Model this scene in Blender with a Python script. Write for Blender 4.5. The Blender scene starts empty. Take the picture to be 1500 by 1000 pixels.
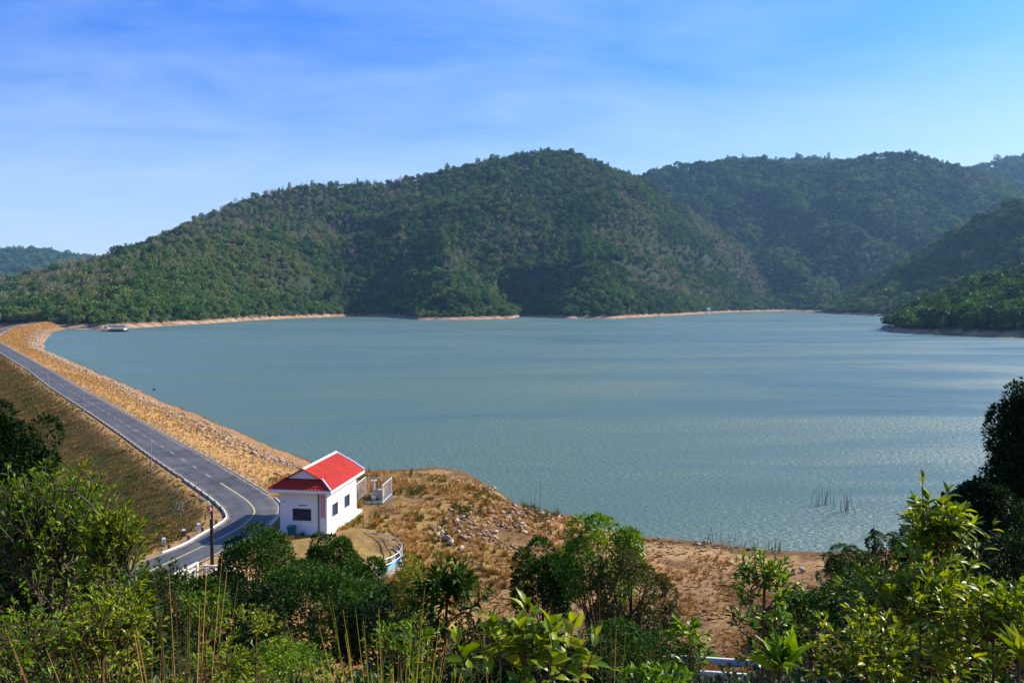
import bpy, bmesh, math, random
import numpy as np
from mathutils import Vector, Matrix
random.seed(7)
RNG = np.random.default_rng(11)
S = bpy.context.scene
COL = S.collection
# ------------------------------------------------------------------ camera, sky, sun, exposure
F = 1177.0; CAMH = 26.0; TH = math.atan(60 / F)
cam_d = bpy.data.cameras.new('camera'); cam = bpy.data.objects.new('camera', cam_d); COL.objects.link(cam)
cam_d.sensor_width = 36; cam_d.lens = 36 * F / 1500; cam_d.clip_start = 0.1; cam_d.clip_end = 20000
cam.location = (0, 0, CAMH); cam.rotation_euler = (math.pi / 2 - TH, 0, 0)
S.camera = cam
SUN_AZ = math.radians(63)      # from +Y towards +X
SUN_EL = math.radians(34)
W = bpy.data.worlds.new('World'); S.world = W; W.use_nodes = True
def build_world():
    nt = W.node_tree; N = nt.nodes; L = nt.links; N.clear()
    out = N.new('ShaderNodeOutputWorld'); bg = N.new('ShaderNodeBackground'); bg.inputs['Strength'].default_value = 0.074
    sky = N.new('ShaderNodeTexSky'); sky.sky_type = 'NISHITA'; sky.sun_disc = False
    sky.sun_elevation = SUN_EL; sky.sun_rotation = SUN_AZ; sky.altitude = 100; sky.air_density = 1.0; sky.dust_density = 0.8; sky.ozone_density = 1.6
    hs = N.new('ShaderNodeHueSaturation'); hs.inputs['Saturation'].default_value = 1.16; hs.inputs['Hue'].default_value = 0.511
    L.new(sky.outputs[0], hs.inputs['Color'])
    tc = N.new('ShaderNodeTexCoord'); sx = N.new('ShaderNodeSeparateXYZ'); L.new(tc.outputs['Generated'], sx.inputs[0])
    # thin high cirrus: direction projected on a plane overhead
    ad = N.new('ShaderNodeMath'); ad.operation = 'ADD'; ad.inputs[1].default_value = 0.12; L.new(sx.outputs['Z'], ad.inputs[0])
    mx = N.new('ShaderNodeMath'); mx.operation = 'MAXIMUM'; mx.inputs[1].default_value = 0.05; L.new(ad.outputs[0], mx.inputs[0])
    cx = N.new('ShaderNodeMath'); cx.operation = 'DIVIDE'; L.new(sx.outputs['X'], cx.inputs[0]); L.new(mx.outputs[0], cx.inputs[1])
    cy = N.new('ShaderNodeMath'); cy.operation = 'DIVIDE'; L.new(sx.outputs['Y'], cy.inputs[0]); L.new(mx.outputs[0], cy.inputs[1])
    cb = N.new('ShaderNodeCombineXYZ'); L.new(cx.outputs[0], cb.inputs[0]); L.new(cy.outputs[0], cb.inputs[1])
    mp = N.new('ShaderNodeMapping'); mp.inputs['Rotation'].default_value = (0, 0, -0.25); mp.inputs['Scale'].default_value = (0.5, 0.8, 1); mp.inputs['Location'].default_value = (3.1, 1.7, 0)
    L.new(cb.outputs[0], mp.inputs[0])
    nz = N.new('ShaderNodeTexNoise'); nz.inputs['Scale'].default_value = 2.1; nz.inputs['Detail'].default_value = 9; nz.inputs['Roughness'].default_value = 0.62; nz.inputs['Distortion'].default_value = 0.5
    L.new(mp.outputs[0], nz.inputs['Vector'])
    rp = N.new('ShaderNodeValToRGB'); rp.color_ramp.elements[0].position = 0.38; rp.color_ramp.elements[1].position = 0.85
    rp.color_ramp.elements[0].color = (0, 0, 0, 1); rp.color_ramp.elements[1].color = (0.5, 0.5, 0.5, 1)
    L.new(nz.outputs[0], rp.inputs[0])
    mix = N.new('ShaderNodeMix'); mix.data_type = 'RGBA'; mix.inputs['B'].default_value = (5.0, 6.4, 8.6, 1)
    L.new(rp.outputs[0], mix.inputs['Factor']); 
    # deeper blue towards the zenith, as in the photograph
    dz = N.new('ShaderNodeMapRange'); dz.inputs['From Min'].default_value = 0.0; dz.inputs['From Max'].default_value = 0.42
    dz.interpolation_type = 'SMOOTHSTEP'; L.new(sx.outputs['Z'], dz.inputs['Value'])
    tint = N.new('ShaderNodeMix'); tint.data_type = 'RGBA'; tint.inputs['A'].default_value = (0.95, 0.98, 1.1, 1); tint.inputs['B'].default_value = (0.28, 0.9, 1.85, 1)
    L.new(dz.outputs[0], tint.inputs['Factor'])
    mul = N.new('ShaderNodeMix'); mul.data_type = 'RGBA'; mul.blend_type = 'MULTIPLY'; mul.inputs['Factor'].default_value = 1.0
    L.new(hs.outputs[0], mul.inputs['A']); L.new(tint.outputs['Result'], mul.inputs['B'])
    L.new(mul.outputs['Result'], mix.inputs['A'])
    hz_ = N.new('ShaderNodeMapRange'); hz_.interpolation_type = 'SMOOTHSTEP'; hz_.inputs['From Min'].default_value = 0.0; hz_.inputs['From Max'].default_value = 0.3; hz_.inputs['To Min'].default_value = 0.55; hz_.inputs['To Max'].default_value = 0.0; L.new(sx.outputs['Z'], hz_.inputs['Value'])
    m3 = N.new('ShaderNodeMix'); m3.data_type = 'RGBA'; m3.inputs['B'].default_value = (5.2, 6.9, 9.2, 1); L.new(hz_.outputs[0], m3.inputs['Factor']); L.new(mix.outputs['Result'], m3.inputs['A'])
    L.new(m3.outputs['Result'], bg.inputs['Color']); L.new(bg.outputs[0], out.inputs[0])
build_world()
sd = bpy.data.lights.new('sun', 'SUN'); sd.energy = 5.0; sd.angle = math.radians(0.5); sd.color = (1.0, 0.93, 0.82)
sun = bpy.data.objects.new('sun', sd); COL.objects.link(sun)
sdir = Vector((math.sin(SUN_AZ) * math.cos(SUN_EL), math.cos(SUN_AZ) * math.cos(SUN_EL), math.sin(SUN_EL)))
sun.rotation_euler = sdir.to_track_quat('Z', 'Y').to_euler()
S.view_settings.view_transform = 'Standard'; S.view_settings.look = 'None'
S.view_settings.exposure = 0.86; S.view_settings.gamma = 1; S.view_settings.use_curve_mapping = False
S.render.engine = 'CYCLES'
cy = S.cycles
cy.use_denoising = True
try:
    cy.denoiser = 'OPENIMAGEDENOISE'; cy.denoising_input_passes = 'RGB_ALBEDO_NORMAL'
except Exception: pass
cy.max_bounces = 5; cy.diffuse_bounces = 2; cy.glossy_bounces = 2; cy.transmission_bounces = 3; cy.volume_bounces = 0; cy.transparent_max_bounces = 4
cy.caustics_reflective = False; cy.caustics_refractive = False
cy.volume_step_rate = 4

# ------------------------------------------------------------------ helpers
def P(px, py, z):
    """ground point at height z seen at a place of the 1500 x 1000 photograph"""
    u = (px - 750) / F; v = (500 - py) / F
    d = np.array([u, math.cos(TH) + v * math.sin(TH), -math.sin(TH) + v * math.cos(TH)])
    t = (z - CAMH) / d[2]
    return np.array([0, 0, CAMH]) + t * d
def PD(px, py, y):
    u = (px - 750) / F; v = (500 - py) / F
    d = np.array([u, math.cos(TH) + v * math.sin(TH), -math.sin(TH) + v * math.cos(TH)])
    return np.array([0, 0, CAMH]) + d * (y / d[1])
def sstep(a, b, x):
    t = np.clip((x - a) / (b - a), 0, 1); return t * t * (3 - 2 * t)
_LAT = np.random.default_rng(5).random((256, 256))
def vnoise(x, y):
    x = np.asarray(x, float); y = np.asarray(y, float)
    xi = np.floor(x).astype(int); yi = np.floor(y).astype(int); fx = x - xi; fy = y - yi
    fx = fx * fx * fx * (fx * (fx * 6 - 15) + 10); fy = fy * fy * fy * (fy * (fy * 6 - 15) + 10)
    a = _LAT[xi & 255, yi & 255]; b = _LAT[(xi + 1) & 255, yi & 255]; c = _LAT[xi & 255, (yi + 1) & 255]; d = _LAT[(xi + 1) & 255, (yi + 1) & 255]
    return (a * (1 - fx) + b * fx) * (1 - fy) + (c * (1 - fx) + d * fx) * fy
def fbm(x, y, o=4):
    s = 0; a = 1; t = 0
    for i in range(o):
        s = s + a * vnoise(x * 2 ** i + 17.3 * i, y * 2 ** i + 9.1 * i); t += a; a *= 0.5
    return s / t
def in_poly(x, y, poly):
    inside = np.zeros(np.shape(x), bool); n = len(poly)
    for i in range(n):
        x0, y0 = poly[i]; x1, y1 = poly[(i + 1) % n]
        if y0 == y1: continue
        c = ((y0 > y) != (y1 > y)) & (x < (x1 - x0) * (y - y0) / (y1 - y0) + x0)
        inside ^= c
    return inside
def seg_dist(x, y, pts, closed=False):
    d = np.full(np.shape(x), 1e9); n = len(pts)
    for i in range(n if closed else n - 1):
        x0, y0 = pts[i]; x1, y1 = pts[(i + 1) % n]
        dx, dy = x1 - x0, y1 - y0; L = dx * dx + dy * dy + 1e-9
        t = np.clip(((x - x0) * dx + (y - y0) * dy) / L, 0, 1)
        d = np.minimum(d, np.hypot(x - x0 - t * dx, y - y0 - t * dy))
    return d
def out_dist(x, y, poly):
    d = seg_dist(x, y, poly, True); return np.where(in_poly(x, y, poly), -d, d)
def smooth_line(pts, step):
    """Catmull-Rom through points, resampled at about step metres"""
    p = np.array(pts, float); q = np.vstack([2 * p[0] - p[1], p, 2 * p[-1] - p[-2]]); out = []
    for i in range(1, len(q) - 2):
        n = max(2, int(np.linalg.norm(q[i + 1] - q[i]) / step)); 
        for k in range(n):
            t = k / n; a, b, c, d = q[i - 1], q[i], q[i + 1], q[i + 2]
            out.append(0.5 * (2 * b + (c - a) * t + (2 * a - 5 * b + 4 * c - d) * t * t + (3 * b - a - 3 * c + d) * t ** 3))
    out.append(p[-1]); return np.array(out)
def resample(pts, n):
    p = np.array(pts, float); s = np.r_[0, np.cumsum(np.linalg.norm(np.diff(p, axis=0), axis=1))]
    t = np.linspace(0, s[-1], n); return np.stack([np.interp(t, s, p[:, k]) for k in range(p.shape[1])], 1)
def mesh_np(name, v, faces, mats=(), smooth=False):
    """faces: (n,k) int array or list of arrays with the same k each"""
    v = np.asarray(v, np.float32); fl = faces if isinstance(faces, list) else [faces]
    fl = [np.asarray(f, np.int32) for f in fl if len(f)]
    me = bpy.data.meshes.new(name); me.vertices.add(len(v)); me.vertices.foreach_set('co', v.ravel())
    nl = sum(f.size for f in fl); me.loops.add(nl); me.loops.foreach_set('vertex_index', np.concatenate([f.ravel() for f in fl]))
    np_ = sum(len(f) for f in fl); me.polygons.add(np_); st = []; o = 0
    for f in fl:
        st.append(o + np.arange(len(f)) * f.shape[1]); o += f.size
    me.polygons.foreach_set('loop_start', np.concatenate(st).astype(np.int32))
    if smooth: me.polygons.foreach_set('use_smooth', np.ones(np_, bool))
    for m in mats: me.materials.append(m)
    me.update(calc_edges=True); me.validate(); return me
def link(name, me, parent=None, **kw):
    o = bpy.data.objects.new(name, me); COL.objects.link(o)
    if parent: o.parent = parent
    for k, v in kw.items(): o[k] = v
    return o
def thing(name, label, cat, loc=(0, 0, 0), rz=0, group=None):
    o = bpy.data.objects.new(name, None); COL.objects.link(o); o.location = loc; o.rotation_euler = (0, 0, rz); o.empty_display_size = 0.2
    o['label'] = label; o['category'] = cat
    if group: o['group'] = group
    return o
def tagged(o, label, cat, group=None):
    o['label'] = label; o['category'] = cat
    if group: o['group'] = group
    return o
class MB:
    """collects boxes, tubes and free faces into one mesh"""
    def __init__(s): s.v = []; s.f = []; s.n = 0
    def add(s, v, f):
        s.v += [tuple(p) for p in v]; s.f += [tuple(i + s.n for i in q) for q in f]; s.n += len(v); return s
    def box(s, a, b, m=None):
        x0, y0, z0 = a; x1, y1, z1 = b
        v = [(x0, y0, z0), (x1, y0, z0), (x1, y1, z0), (x0, y1, z0), (x0, y0, z1), (x1, y0, z1), (x1, y1, z1), (x0, y1, z1)]
        if m is not None: v = [tuple(m @ Vector(p)) for p in v]
        return s.add(v, [(0, 3, 2, 1), (4, 5, 6, 7), (0, 1, 5, 4), (1, 2, 6, 5), (2, 3, 7, 6), (3, 0, 4, 7)])
    def tube(s, pts, r, n=6, cap=True):
        pts = [Vector(p) for p in pts]; rr = r if isinstance(r, (list, tuple)) else [r] * len(pts); v = []; f = []
        for i, p in enumerate(pts):
            t = (pts[min(i + 1, len(pts) - 1)] - pts[max(i - 1, 0)]).normalized()
            a = t.cross(Vector((0, 0, 1)));
            if a.length < 0.05: a = t.cross(Vector((1, 0, 0)))
            a.normalize(); b = t.cross(a)
            for k in range(n):
                c = 2 * math.pi * k / n; v.append(p + (a * math.cos(c) + b * math.sin(c)) * rr[i])
        for i in range(len(pts) - 1):
            for k in range(n):
                f.append((i * n + k, (i + 1) * n + k, (i + 1) * n + (k + 1) % n, i * n + (k + 1) % n))
        if cap: f.append(tuple(range(n))); f.append(tuple(reversed(range((len(pts) - 1) * n, len(pts) * n))))
        return s.add(v, f)
    def mesh(s, name, mat, smooth=False):
        me = bpy.data.meshes.new(name); me.from_pydata([tuple(p) for p in s.v], [], s.f); me.materials.append(mat)
        if smooth: me.polygons.foreach_set('use_smooth', [True] * len(me.polygons))
        me.update(); return me
    def build(s, name, mat, parent=None, smooth=False, **kw): return link(name, s.mesh(name, mat, smooth), parent, **kw)

# ------------------------------------------------------------------ materials
def mat(name, col, rough=0.7, spec=0.3, noise=0.0, nscale=5.0, bump=0.0, metal=0.0, col2=None, bscale=None):
    m = bpy.data.materials.new(name); m.use_nodes = True; nt = m.node_tree; b = nt.nodes['Principled BSDF']
    b.inputs['Base Color'].default_value = (*col, 1); b.inputs['Roughness'].default_value = rough; b.inputs['Specular IOR Level'].default_value = spec; b.inputs['Metallic'].default_value = metal
    if noise or bump or col2:
        tc = nt.nodes.new('ShaderNodeTexCoord'); nz = nt.nodes.new('ShaderNodeTexNoise'); nz.inputs['Scale'].default_value = nscale; nz.inputs['Detail'].default_value = 6; nz.inputs['Roughness'].default_value = 0.65
        nt.links.new(tc.outputs['Object'], nz.inputs['Vector'])
        rp = nt.nodes.new('ShaderNodeValToRGB'); rp.color_ramp.elements[0].position = 0.3; rp.color_ramp.elements[1].position = 0.7
        c2 = col2 or tuple(c * (1 - noise) for c in col)
        rp.color_ramp.elements[0].color = (*c2, 1); rp.color_ramp.elements[1].color = (*col, 1)
        nt.links.new(nz.outputs[0], rp.inputs[0]); nt.links.new(rp.outputs[0], b.inputs['Base Color'])
        if bump:
            bp = nt.nodes.new('ShaderNodeBump'); bp.inputs['Strength'].default_value = bump; bp.inputs['Distance'].default_value = 0.05
            nt.links.new(nz.outputs[0], bp.inputs['Height']); nt.links.new(bp.outputs[0], b.inputs['Normal'])
    return m
def leaf_mat(name, cols, trans=0.3, rough=0.45, source='ISLAND', spec=0.2):
    """foliage: colour differs from leaf to leaf (or tree to tree), light passes through the blade"""
    m = bpy.data.materials.new(name); m.use_nodes = True; nt = m.node_tree; N = nt.nodes; L = nt.links; b = N['Principled BSDF']; out = N['Material Output']
    rp = N.new('ShaderNodeValToRGB'); el = rp.color_ramp.elements
    while len(el) < len(cols): el.new(0.5)
    for i, c in enumerate(cols): el[i].position = i / (len(cols) - 1); el[i].color = (*c, 1)
    if source == 'ISLAND':
        g = N.new('ShaderNodeNewGeometry'); oi = N.new('ShaderNodeObjectInfo'); a = N.new('ShaderNodeMath'); a.operation = 'ADD'; fr = N.new('ShaderNodeMath'); fr.operation = 'FRACT'
        L.new(g.outputs['Random Per Island'], a.inputs[0]); L.new(oi.outputs['Random'], a.inputs[1]); L.new(a.outputs[0], fr.inputs[0]); L.new(fr.outputs[0], rp.inputs[0])
    elif source == 'INSTANCER':
        at = N.new('ShaderNodeAttribute'); at.attribute_type = 'INSTANCER'; at.attribute_name = 'tint'
        g = N.new('ShaderNodeNewGeometry'); mm = N.new('ShaderNodeMath'); mm.operation = 'MULTIPLY_ADD'; mm.inputs[1].default_value = 0.16; 
        L.new(g.outputs['Random Per Island'], mm.inputs[0]); L.new(at.outputs['Fac'], mm.inputs[2]); L.new(mm.outputs[0], rp.inputs[0])
    else:
        oi = N.new('ShaderNodeObjectInfo'); g = N.new('ShaderNodeNewGeometry'); mm = N.new('ShaderNodeMath'); mm.operation = 'MULTIPLY_ADD'; mm.inputs[1].default_value = 0.2
        m2 = N.new('ShaderNodeMath'); m2.operation = 'MULTIPLY'; m2.inputs[1].default_value = 0.8; L.new(oi.outputs['Random'], m2.inputs[0])
        L.new(g.outputs['Random Per Island'], mm.inputs[0]); L.new(m2.outputs[0], mm.inputs[2]); L.new(mm.outputs[0], rp.inputs[0])
    L.new(rp.outputs[0], b.inputs['Base Color']); b.inputs['Roughness'].default_value = rough; b.inputs['Specular IOR Level'].default_value = spec
    if trans:
        t = N.new('ShaderNodeBsdfTranslucent'); hs = N.new('ShaderNodeHueSaturation'); hs.inputs['Value'].default_value = 1.5; hs.inputs['Hue'].default_value = 0.485; hs.inputs['Saturation'].default_value = 1.1
        L.new(rp.outputs[0], hs.inputs['Color']); L.new(hs.outputs[0], t.inputs['Color'])
        mx = N.new('ShaderNodeMixShader'); mx.inputs[0].default_value = trans; L.new(b.outputs[0], mx.inputs[1]); L.new(t.outputs[0], mx.inputs[2]); L.new(mx.outputs[0], out.inputs[0])
    return m
M = {}
M['white'] = mat('white_render', (0.86, 0.86, 0.83), 0.6, 0.2, 0.12, 1.3)
def streaks(m, amount, col):
    nt = m.node_tree; N = nt.nodes; L = nt.links; b = N['Principled BSDF']; src = b.inputs['Base Color'].links[0].from_socket
    tc = N.new('ShaderNodeTexCoord'); mp = N.new('ShaderNodeMapping'); mp.inputs['Scale'].default_value = (4, 4, .35); n = N.new('ShaderNodeTexNoise'); n.inputs['Scale'].default_value = 1.2; n.inputs['Detail'].default_value = 6; L.new(tc.outputs['Object'], mp.inputs[0]); L.new(mp.outputs[0], n.inputs['Vector'])
    r = N.new('ShaderNodeMapRange'); r.inputs['From Min'].default_value = .5; r.inputs['From Max'].default_value = .75; r.inputs['To Max'].default_value = amount; L.new(n.outputs[0], r.inputs['Value'])
    x = N.new('ShaderNodeMix'); x.data_type = 'RGBA'; x.inputs['B'].default_value = (*col, 1); L.new(r.outputs[0], x.inputs['Factor']); L.new(src, x.inputs['A']); L.new(x.outputs['Result'], b.inputs['Base Color'])
streaks(M['white'], .2, (.42, .38, .32))
M['trim'] = mat('white_trim', (0.82, 0.82, 0.8), 0.5, 0.3, 0.06, 3)
M['roof'] = mat('red_tile', (0.54, 0.036, 0.014), 0.55, 0.25, 0.3, 1.6, 0, 0, (0.33, 0.026, 0.014))
M['dark'] = mat('dark_glass', (0.008, 0.009, 0.01), 0.15, 0.5)
M['louvre'] = mat('louvre_glass', (0.02, 0.022, 0.025), 0.2, 0.5)
M['concrete'] = mat('concrete', (0.42, 0.39, 0.34), 0.85, 0.2, 0.35, 2.0, 0.3)
M['darkconc'] = mat('damp_concrete', (0.13, 0.12, 0.12), 0.85, 0.2, 0.4, 2.0, 0.3)  # dark concrete of the cage slab; stands for shadow on the basin floor
M['paint'] = mat('white_paint', (0.7, 0.69, 0.64), 0.6, 0.3, 0.25, 6)
M['lightmetal'] = mat('galvanised', (0.5, 0.5, 0.48), 0.45, 0.4, 0.2, 8, 0, 0.3)
M['galv'] = mat('dull_galvanised', (0.3, 0.3, 0.29), 0.6, 0.3, 0.2, 8)
M['black'] = mat('black_paint', (0.012, 0.012, 0.013), 0.5, 0.3)
M['teal'] = mat('teal_plastic', (0.01, 0.14, 0.16), 0.45, 0.4, 0.15, 6)
M['bluepaint'] = mat('blue_paint', (0.24, 0.6, 0.74), 0.5, 0.3, 0.35, 3)
M['pink'] = mat('pink_cloth', (0.72, 0.42, 0.44), 0.8, 0.1, 0.1, 5)
M['redcloth'] = mat('red_cloth', (0.55, 0.16, 0.18), 0.8, 0.1)
M['postdark'] = mat('weathered_post', (0.12, 0.09, 0.07), 0.85, 0.2, 0.4, 9)
M['navy'] = mat('navy_hull', (0.012, 0.03, 0.06), 0.5, 0.3)
M['canopy'] = mat('blue_grey_sheet', (0.10, 0.2, 0.25), 0.5, 0.3)
M['stone'] = mat('pale_stone', (0.46, 0.31, 0.185), 0.85, 0.2, 0.45, 1.1, 0.6, col2=(0.17, 0.105, 0.06))
M['whitestone'] = mat('white_stone', (0.52, 0.43, 0.32), 0.85, 0.2, 0.35, 2.0, 0.7, col2=(0.3, 0.24, 0.17))
M['bark'] = mat('bark', (0.12, 0.085, 0.055), 0.9, 0.1, 0.5, 9, 0.5)
M['greybark'] = mat('grey_bark', (0.24, 0.2, 0.16), 0.9, 0.1, 0.4, 5, 0.4)
M['redstem'] = mat('reddish_stem', (0.12, 0.05, 0.03), 0.7, 0.2, 0.4, 9)
M['straw'] = mat('straw', (0.40, 0.21, 0.07), 0.8, 0.15, 0.45, 2.0)
M['oldwood'] = mat('grey_wood', (0.13, 0.1, 0.08), 0.9, 0.1, 0.4, 4, 0.4)
# asphalt with wear
def asphalt():
    m = mat('asphalt', (0.085, 0.085, 0.09), 0.75, 0.3, 0, 1, 0); nt = m.node_tree; N = nt.nodes; L = nt.links; b = N['Principled BSDF']
    tc = N.new('ShaderNodeTexCoord'); n1 = N.new('ShaderNodeTexNoise'); n1.inputs['Scale'].default_value = 0.25; n1.inputs['Detail'].default_value = 8; n1.inputs['Roughness'].default_value = 0.7
    n2 = N.new('ShaderNodeTexNoise'); n2.inputs['Scale'].default_value = 9; n2.inputs['Detail'].default_value = 3
    L.new(tc.outputs['Object'], n1.inputs['Vector']); L.new(tc.outputs['Object'], n2.inputs['Vector'])
    a = N.new('ShaderNodeMath'); a.operation = 'MULTIPLY_ADD'; a.inputs[1].default_value = 0.3; L.new(n2.outputs[0], a.inputs[0]); L.new(n1.outputs[0], a.inputs[2])
    rp = N.new('ShaderNodeValToRGB'); rp.color_ramp.elements[0].position = 0.45; rp.color_ramp.elements[1].position = 0.85
    rp.color_ramp.elements[0].color = (0.035, 0.036, 0.04, 1); rp.color_ramp.elements[1].color = (0.125, 0.12, 0.115, 1)
    L.new(a.outputs[0], rp.inputs[0])
    at = N.new('ShaderNodeAttribute'); at.attribute_name = 'across'
    def math_(op, x, y):
        q = N.new('ShaderNodeMath'); q.operation = op
        for i, v in enumerate((x, y)):
            if isinstance(v, (int, float)): q.inputs[i].default_value = v
            elif v is not None: L.new(v, q.inputs[i])
        return q.outputs[0]
    e = math_('MULTIPLY', math_('ABSOLUTE', math_('SUBTRACT', at.outputs['Fac'], 0.5), None), 2.0)
    n4 = N.new('ShaderNodeTexNoise'); n4.inputs['Scale'].default_value = 0.9; n4.inputs['Detail'].default_value = 5; L.new(tc.outputs['Object'], n4.inputs['Vector'])
    dust = N.new('ShaderNodeMapRange'); dust.inputs['From Min'].default_value = 1.12; dust.inputs['From Max'].default_value = 1.5; dust.inputs['To Max'].default_value = 0.75; L.new(math_('ADD', e, math_('MULTIPLY', n4.outputs[0], 0.75)), dust.inputs['Value'])
    tr = math_('MULTIPLY_ADD', math_('COSINE', math_('MULTIPLY', at.outputs['Fac'], 25.1), None), 0.1); tr.node.inputs[2].default_value = 0.92
    mt = N.new('ShaderNodeMix'); mt.data_type = 'RGBA'; mt.blend_type = 'MULTIPLY'; mt.inputs['Factor'].default_value = 1; L.new(rp.outputs[0], mt.inputs['A']); L.new(tr, mt.inputs['B'])
    md = N.new('ShaderNodeMix'); md.data_type = 'RGBA'; md.inputs['B'].default_value = (0.27, 0.19, 0.115, 1); L.new(dust.outputs[0], md.inputs['Factor']); L.new(mt.outputs['Result'], md.inputs['A']); L.new(md.outputs['Result'], b.inputs['Base Color']); return m
M['asphalt'] = asphalt()
M['yellow'] = mat('worn_yellow_line', (0.62, 0.5, 0.2), 0.7, 0.2, 0, 2.5, 0, col2=(0.36, 0.3, 0.16))
M['line'] = mat('worn_white_line', (0.55, 0.5, 0.4), 0.7, 0.2, 0, 2.5, 0, col2=(0.3, 0.26, 0.2))
G_TREE = [(0.014, 0.05, 0.014), (0.035, 0.1, 0.018), (0.07, 0.16, 0.024), (0.13, 0.21, 0.032), (0.19, 0.2, 0.06), (0.24, 0.195, 0.105), (0.31, 0.235, 0.16)]
M['forest'] = leaf_mat('forest_leaves', G_TREE, 0.15, 0.6, 'INSTANCER', 0.15)
M['farleaf'] = leaf_mat('shore_tree_leaves', G_TREE[:4], 0.15, 0.6, 'OBJECT', 0.15)
M['darkleaf'] = leaf_mat('dark_leaves', [(0.007, 0.022, 0.003), (0.02, 0.058, 0.004), (0.06, 0.13, 0.007), (0.012, 0.038, 0.003)], 0.25, 0.5, 'ISLAND', 0.1)  # own dark green, lowered further to carry shade within the crowns
M['shadeleaf'] = leaf_mat('shaded_leaves', [(0.004, 0.013, 0.003), (0.009, 0.026, 0.003), (0.022, 0.05, 0.004)], 0.15, 0.6, 'ISLAND', 0.08)  # near-black: shade of backlit and inner growth put into the leaf colour
M['midleaf'] = leaf_mat('mid_leaves', [(0.045, 0.11, 0.004), (0.095, 0.2, 0.006), (0.19, 0.29, 0.01), (0.06, 0.145, 0.005)], 0.34, 0.36)
M['limeleaf'] = leaf_mat('lime_leaves', [(0.04, 0.085, 0.004), (0.12, 0.185, 0.006), (0.32, 0.35, 0.014), (0.2, 0.27, 0.01), (0.05, 0.11, 0.005)], 0.36, 0.34)
M['yelleaf'] = leaf_mat('yellow_leaves', [(0.12, 0.15, 0.015), (0.24, 0.24, 0.02), (0.32, 0.3, 0.03)], 0.35, 0.4)
M['rusty'] = leaf_mat('rusty_leaves', [(0.03, 0.06, 0.006), (0.075, 0.085, 0.012), (0.12, 0.07, 0.02), (0.05, 0.10, 0.008)], 0.25, 0.5)
M['drygrass'] = leaf_mat('dry_grass', [(0.3, 0.16, 0.045), (0.42, 0.25, 0.08), (0.2, 0.13, 0.04), (0.16, 0.15, 0.03)], 0.25, 0.7, 'ISLAND', 0.1)
M['tuft'] = leaf_mat('tuft_grass', [(0.07, 0.078, 0.013), (0.13, 0.108, 0.02), (0.30, 0.165, 0.042), (0.42, 0.245, 0.075), (0.5, 0.32, 0.12)], 0.2, 0.8, 'INSTANCER', 0.05)
M['longgrass'] = leaf_mat('long_grass', [(0.16, 0.19, 0.015), (0.3, 0.27, 0.03), (0.45, 0.3, 0.06), (0.24, 0.24, 0.02)], 0.3, 0.5)
M['debris'] = leaf_mat('debris', [(0.08, 0.045, 0.03), (0.16, 0.09, 0.05), (0.25, 0.16, 0.1)], 0.0, 0.9, 'ISLAND', 0.05)

# ------------------------------------------------------------------ the lie of the land
CREST = 6.0
roadL_px = [(0, 516), (38, 540), (72, 566), (124, 600), (171, 632), (222, 669), (273, 704), (312, 732), (331.5, 752), (327, 764), (294, 783), (265, 800), (207, 821), (120, 862)]
roadR_px = [(0, 501), (68, 539), (120, 570), (150, 585.5), (200, 614), (261, 647), (300, 668), (348, 696), (390, 722), (408, 735.5), (410, 750), (388, 774), (333, 804), (294, 824), (222, 852), (140, 893)]
far_c = np.array([(-268, 412), (-327, 512), (-384, 620), (-424, 714), (-441, 756)], float)
_t = np.gradient(far_c, axis=0); _t /= np.linalg.norm(_t, axis=1)[:, None]; _n = np.c_[_t[:, 1], -_t[:, 0]]
farL = [tuple(q) for q in far_c - _n * 2.7]; farR = [tuple(q) for q in far_c + _n * 2.7]
EL = [tuple(P(*q, CREST)[:2]) for q in roadL_px]; ER = [tuple(P(*q, CREST)[:2]) for q in roadR_px]
ROAD_L = smooth_line(farL[::-1] + EL, 2.0); ROAD_R = smooth_line(farR[::-1] + ER, 2.0)
NR = 700
RL = resample(ROAD_L, NR); RR = resample(ROAD_R, NR)
crest_poly = [tuple(p) for p in resample(ROAD_L, 110)] + [tuple(p) for p in resample(ROAD_R, 110)[::-1]]
pad_poly = [tuple(P(*q, 5.7)[:2]) for q in [(395, 716), (440, 698), (520, 695), (610, 696), (676, 704), (688, 722), (640, 740), (565, 763), (505, 788), (420, 800), (398, 775)]]
tank_poly = [(-34, 30), (-8, 40), (-7, 60), (-8, 66), (-12, 70), (-22, 72), (-24, 60), (-30, 50)]
shore_px = [(-60, 640), (250, 596), (360, 640), (435, 675), (520, 689), (600, 687), (640, 683), (680, 689), (712, 708), (745, 730), (765, 755), (785, 766), (830, 770), (890, 780), (950, 785), (1050, 795), (1130, 805), (1215, 808), (1300, 804), (1420, 795), (1600, 780)]
shore_near = [tuple(P(*q, 0)[:2]) for q in shore_px[3:]]
land_poly = shore_near + [(110, 80), (110, -120), (-80, -120), (-60, 95)]
def hillside(x, y):
    r = np.where(y > 0, 0.52 * y, 0.12 * y)
    return 24.25 - r + 0.02 * x + 0.5 * (fbm(x * 0.12 + 3, y * 0.12) - 0.5) * sstep(2, 8, np.abs(y) + np.abs(x))
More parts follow.
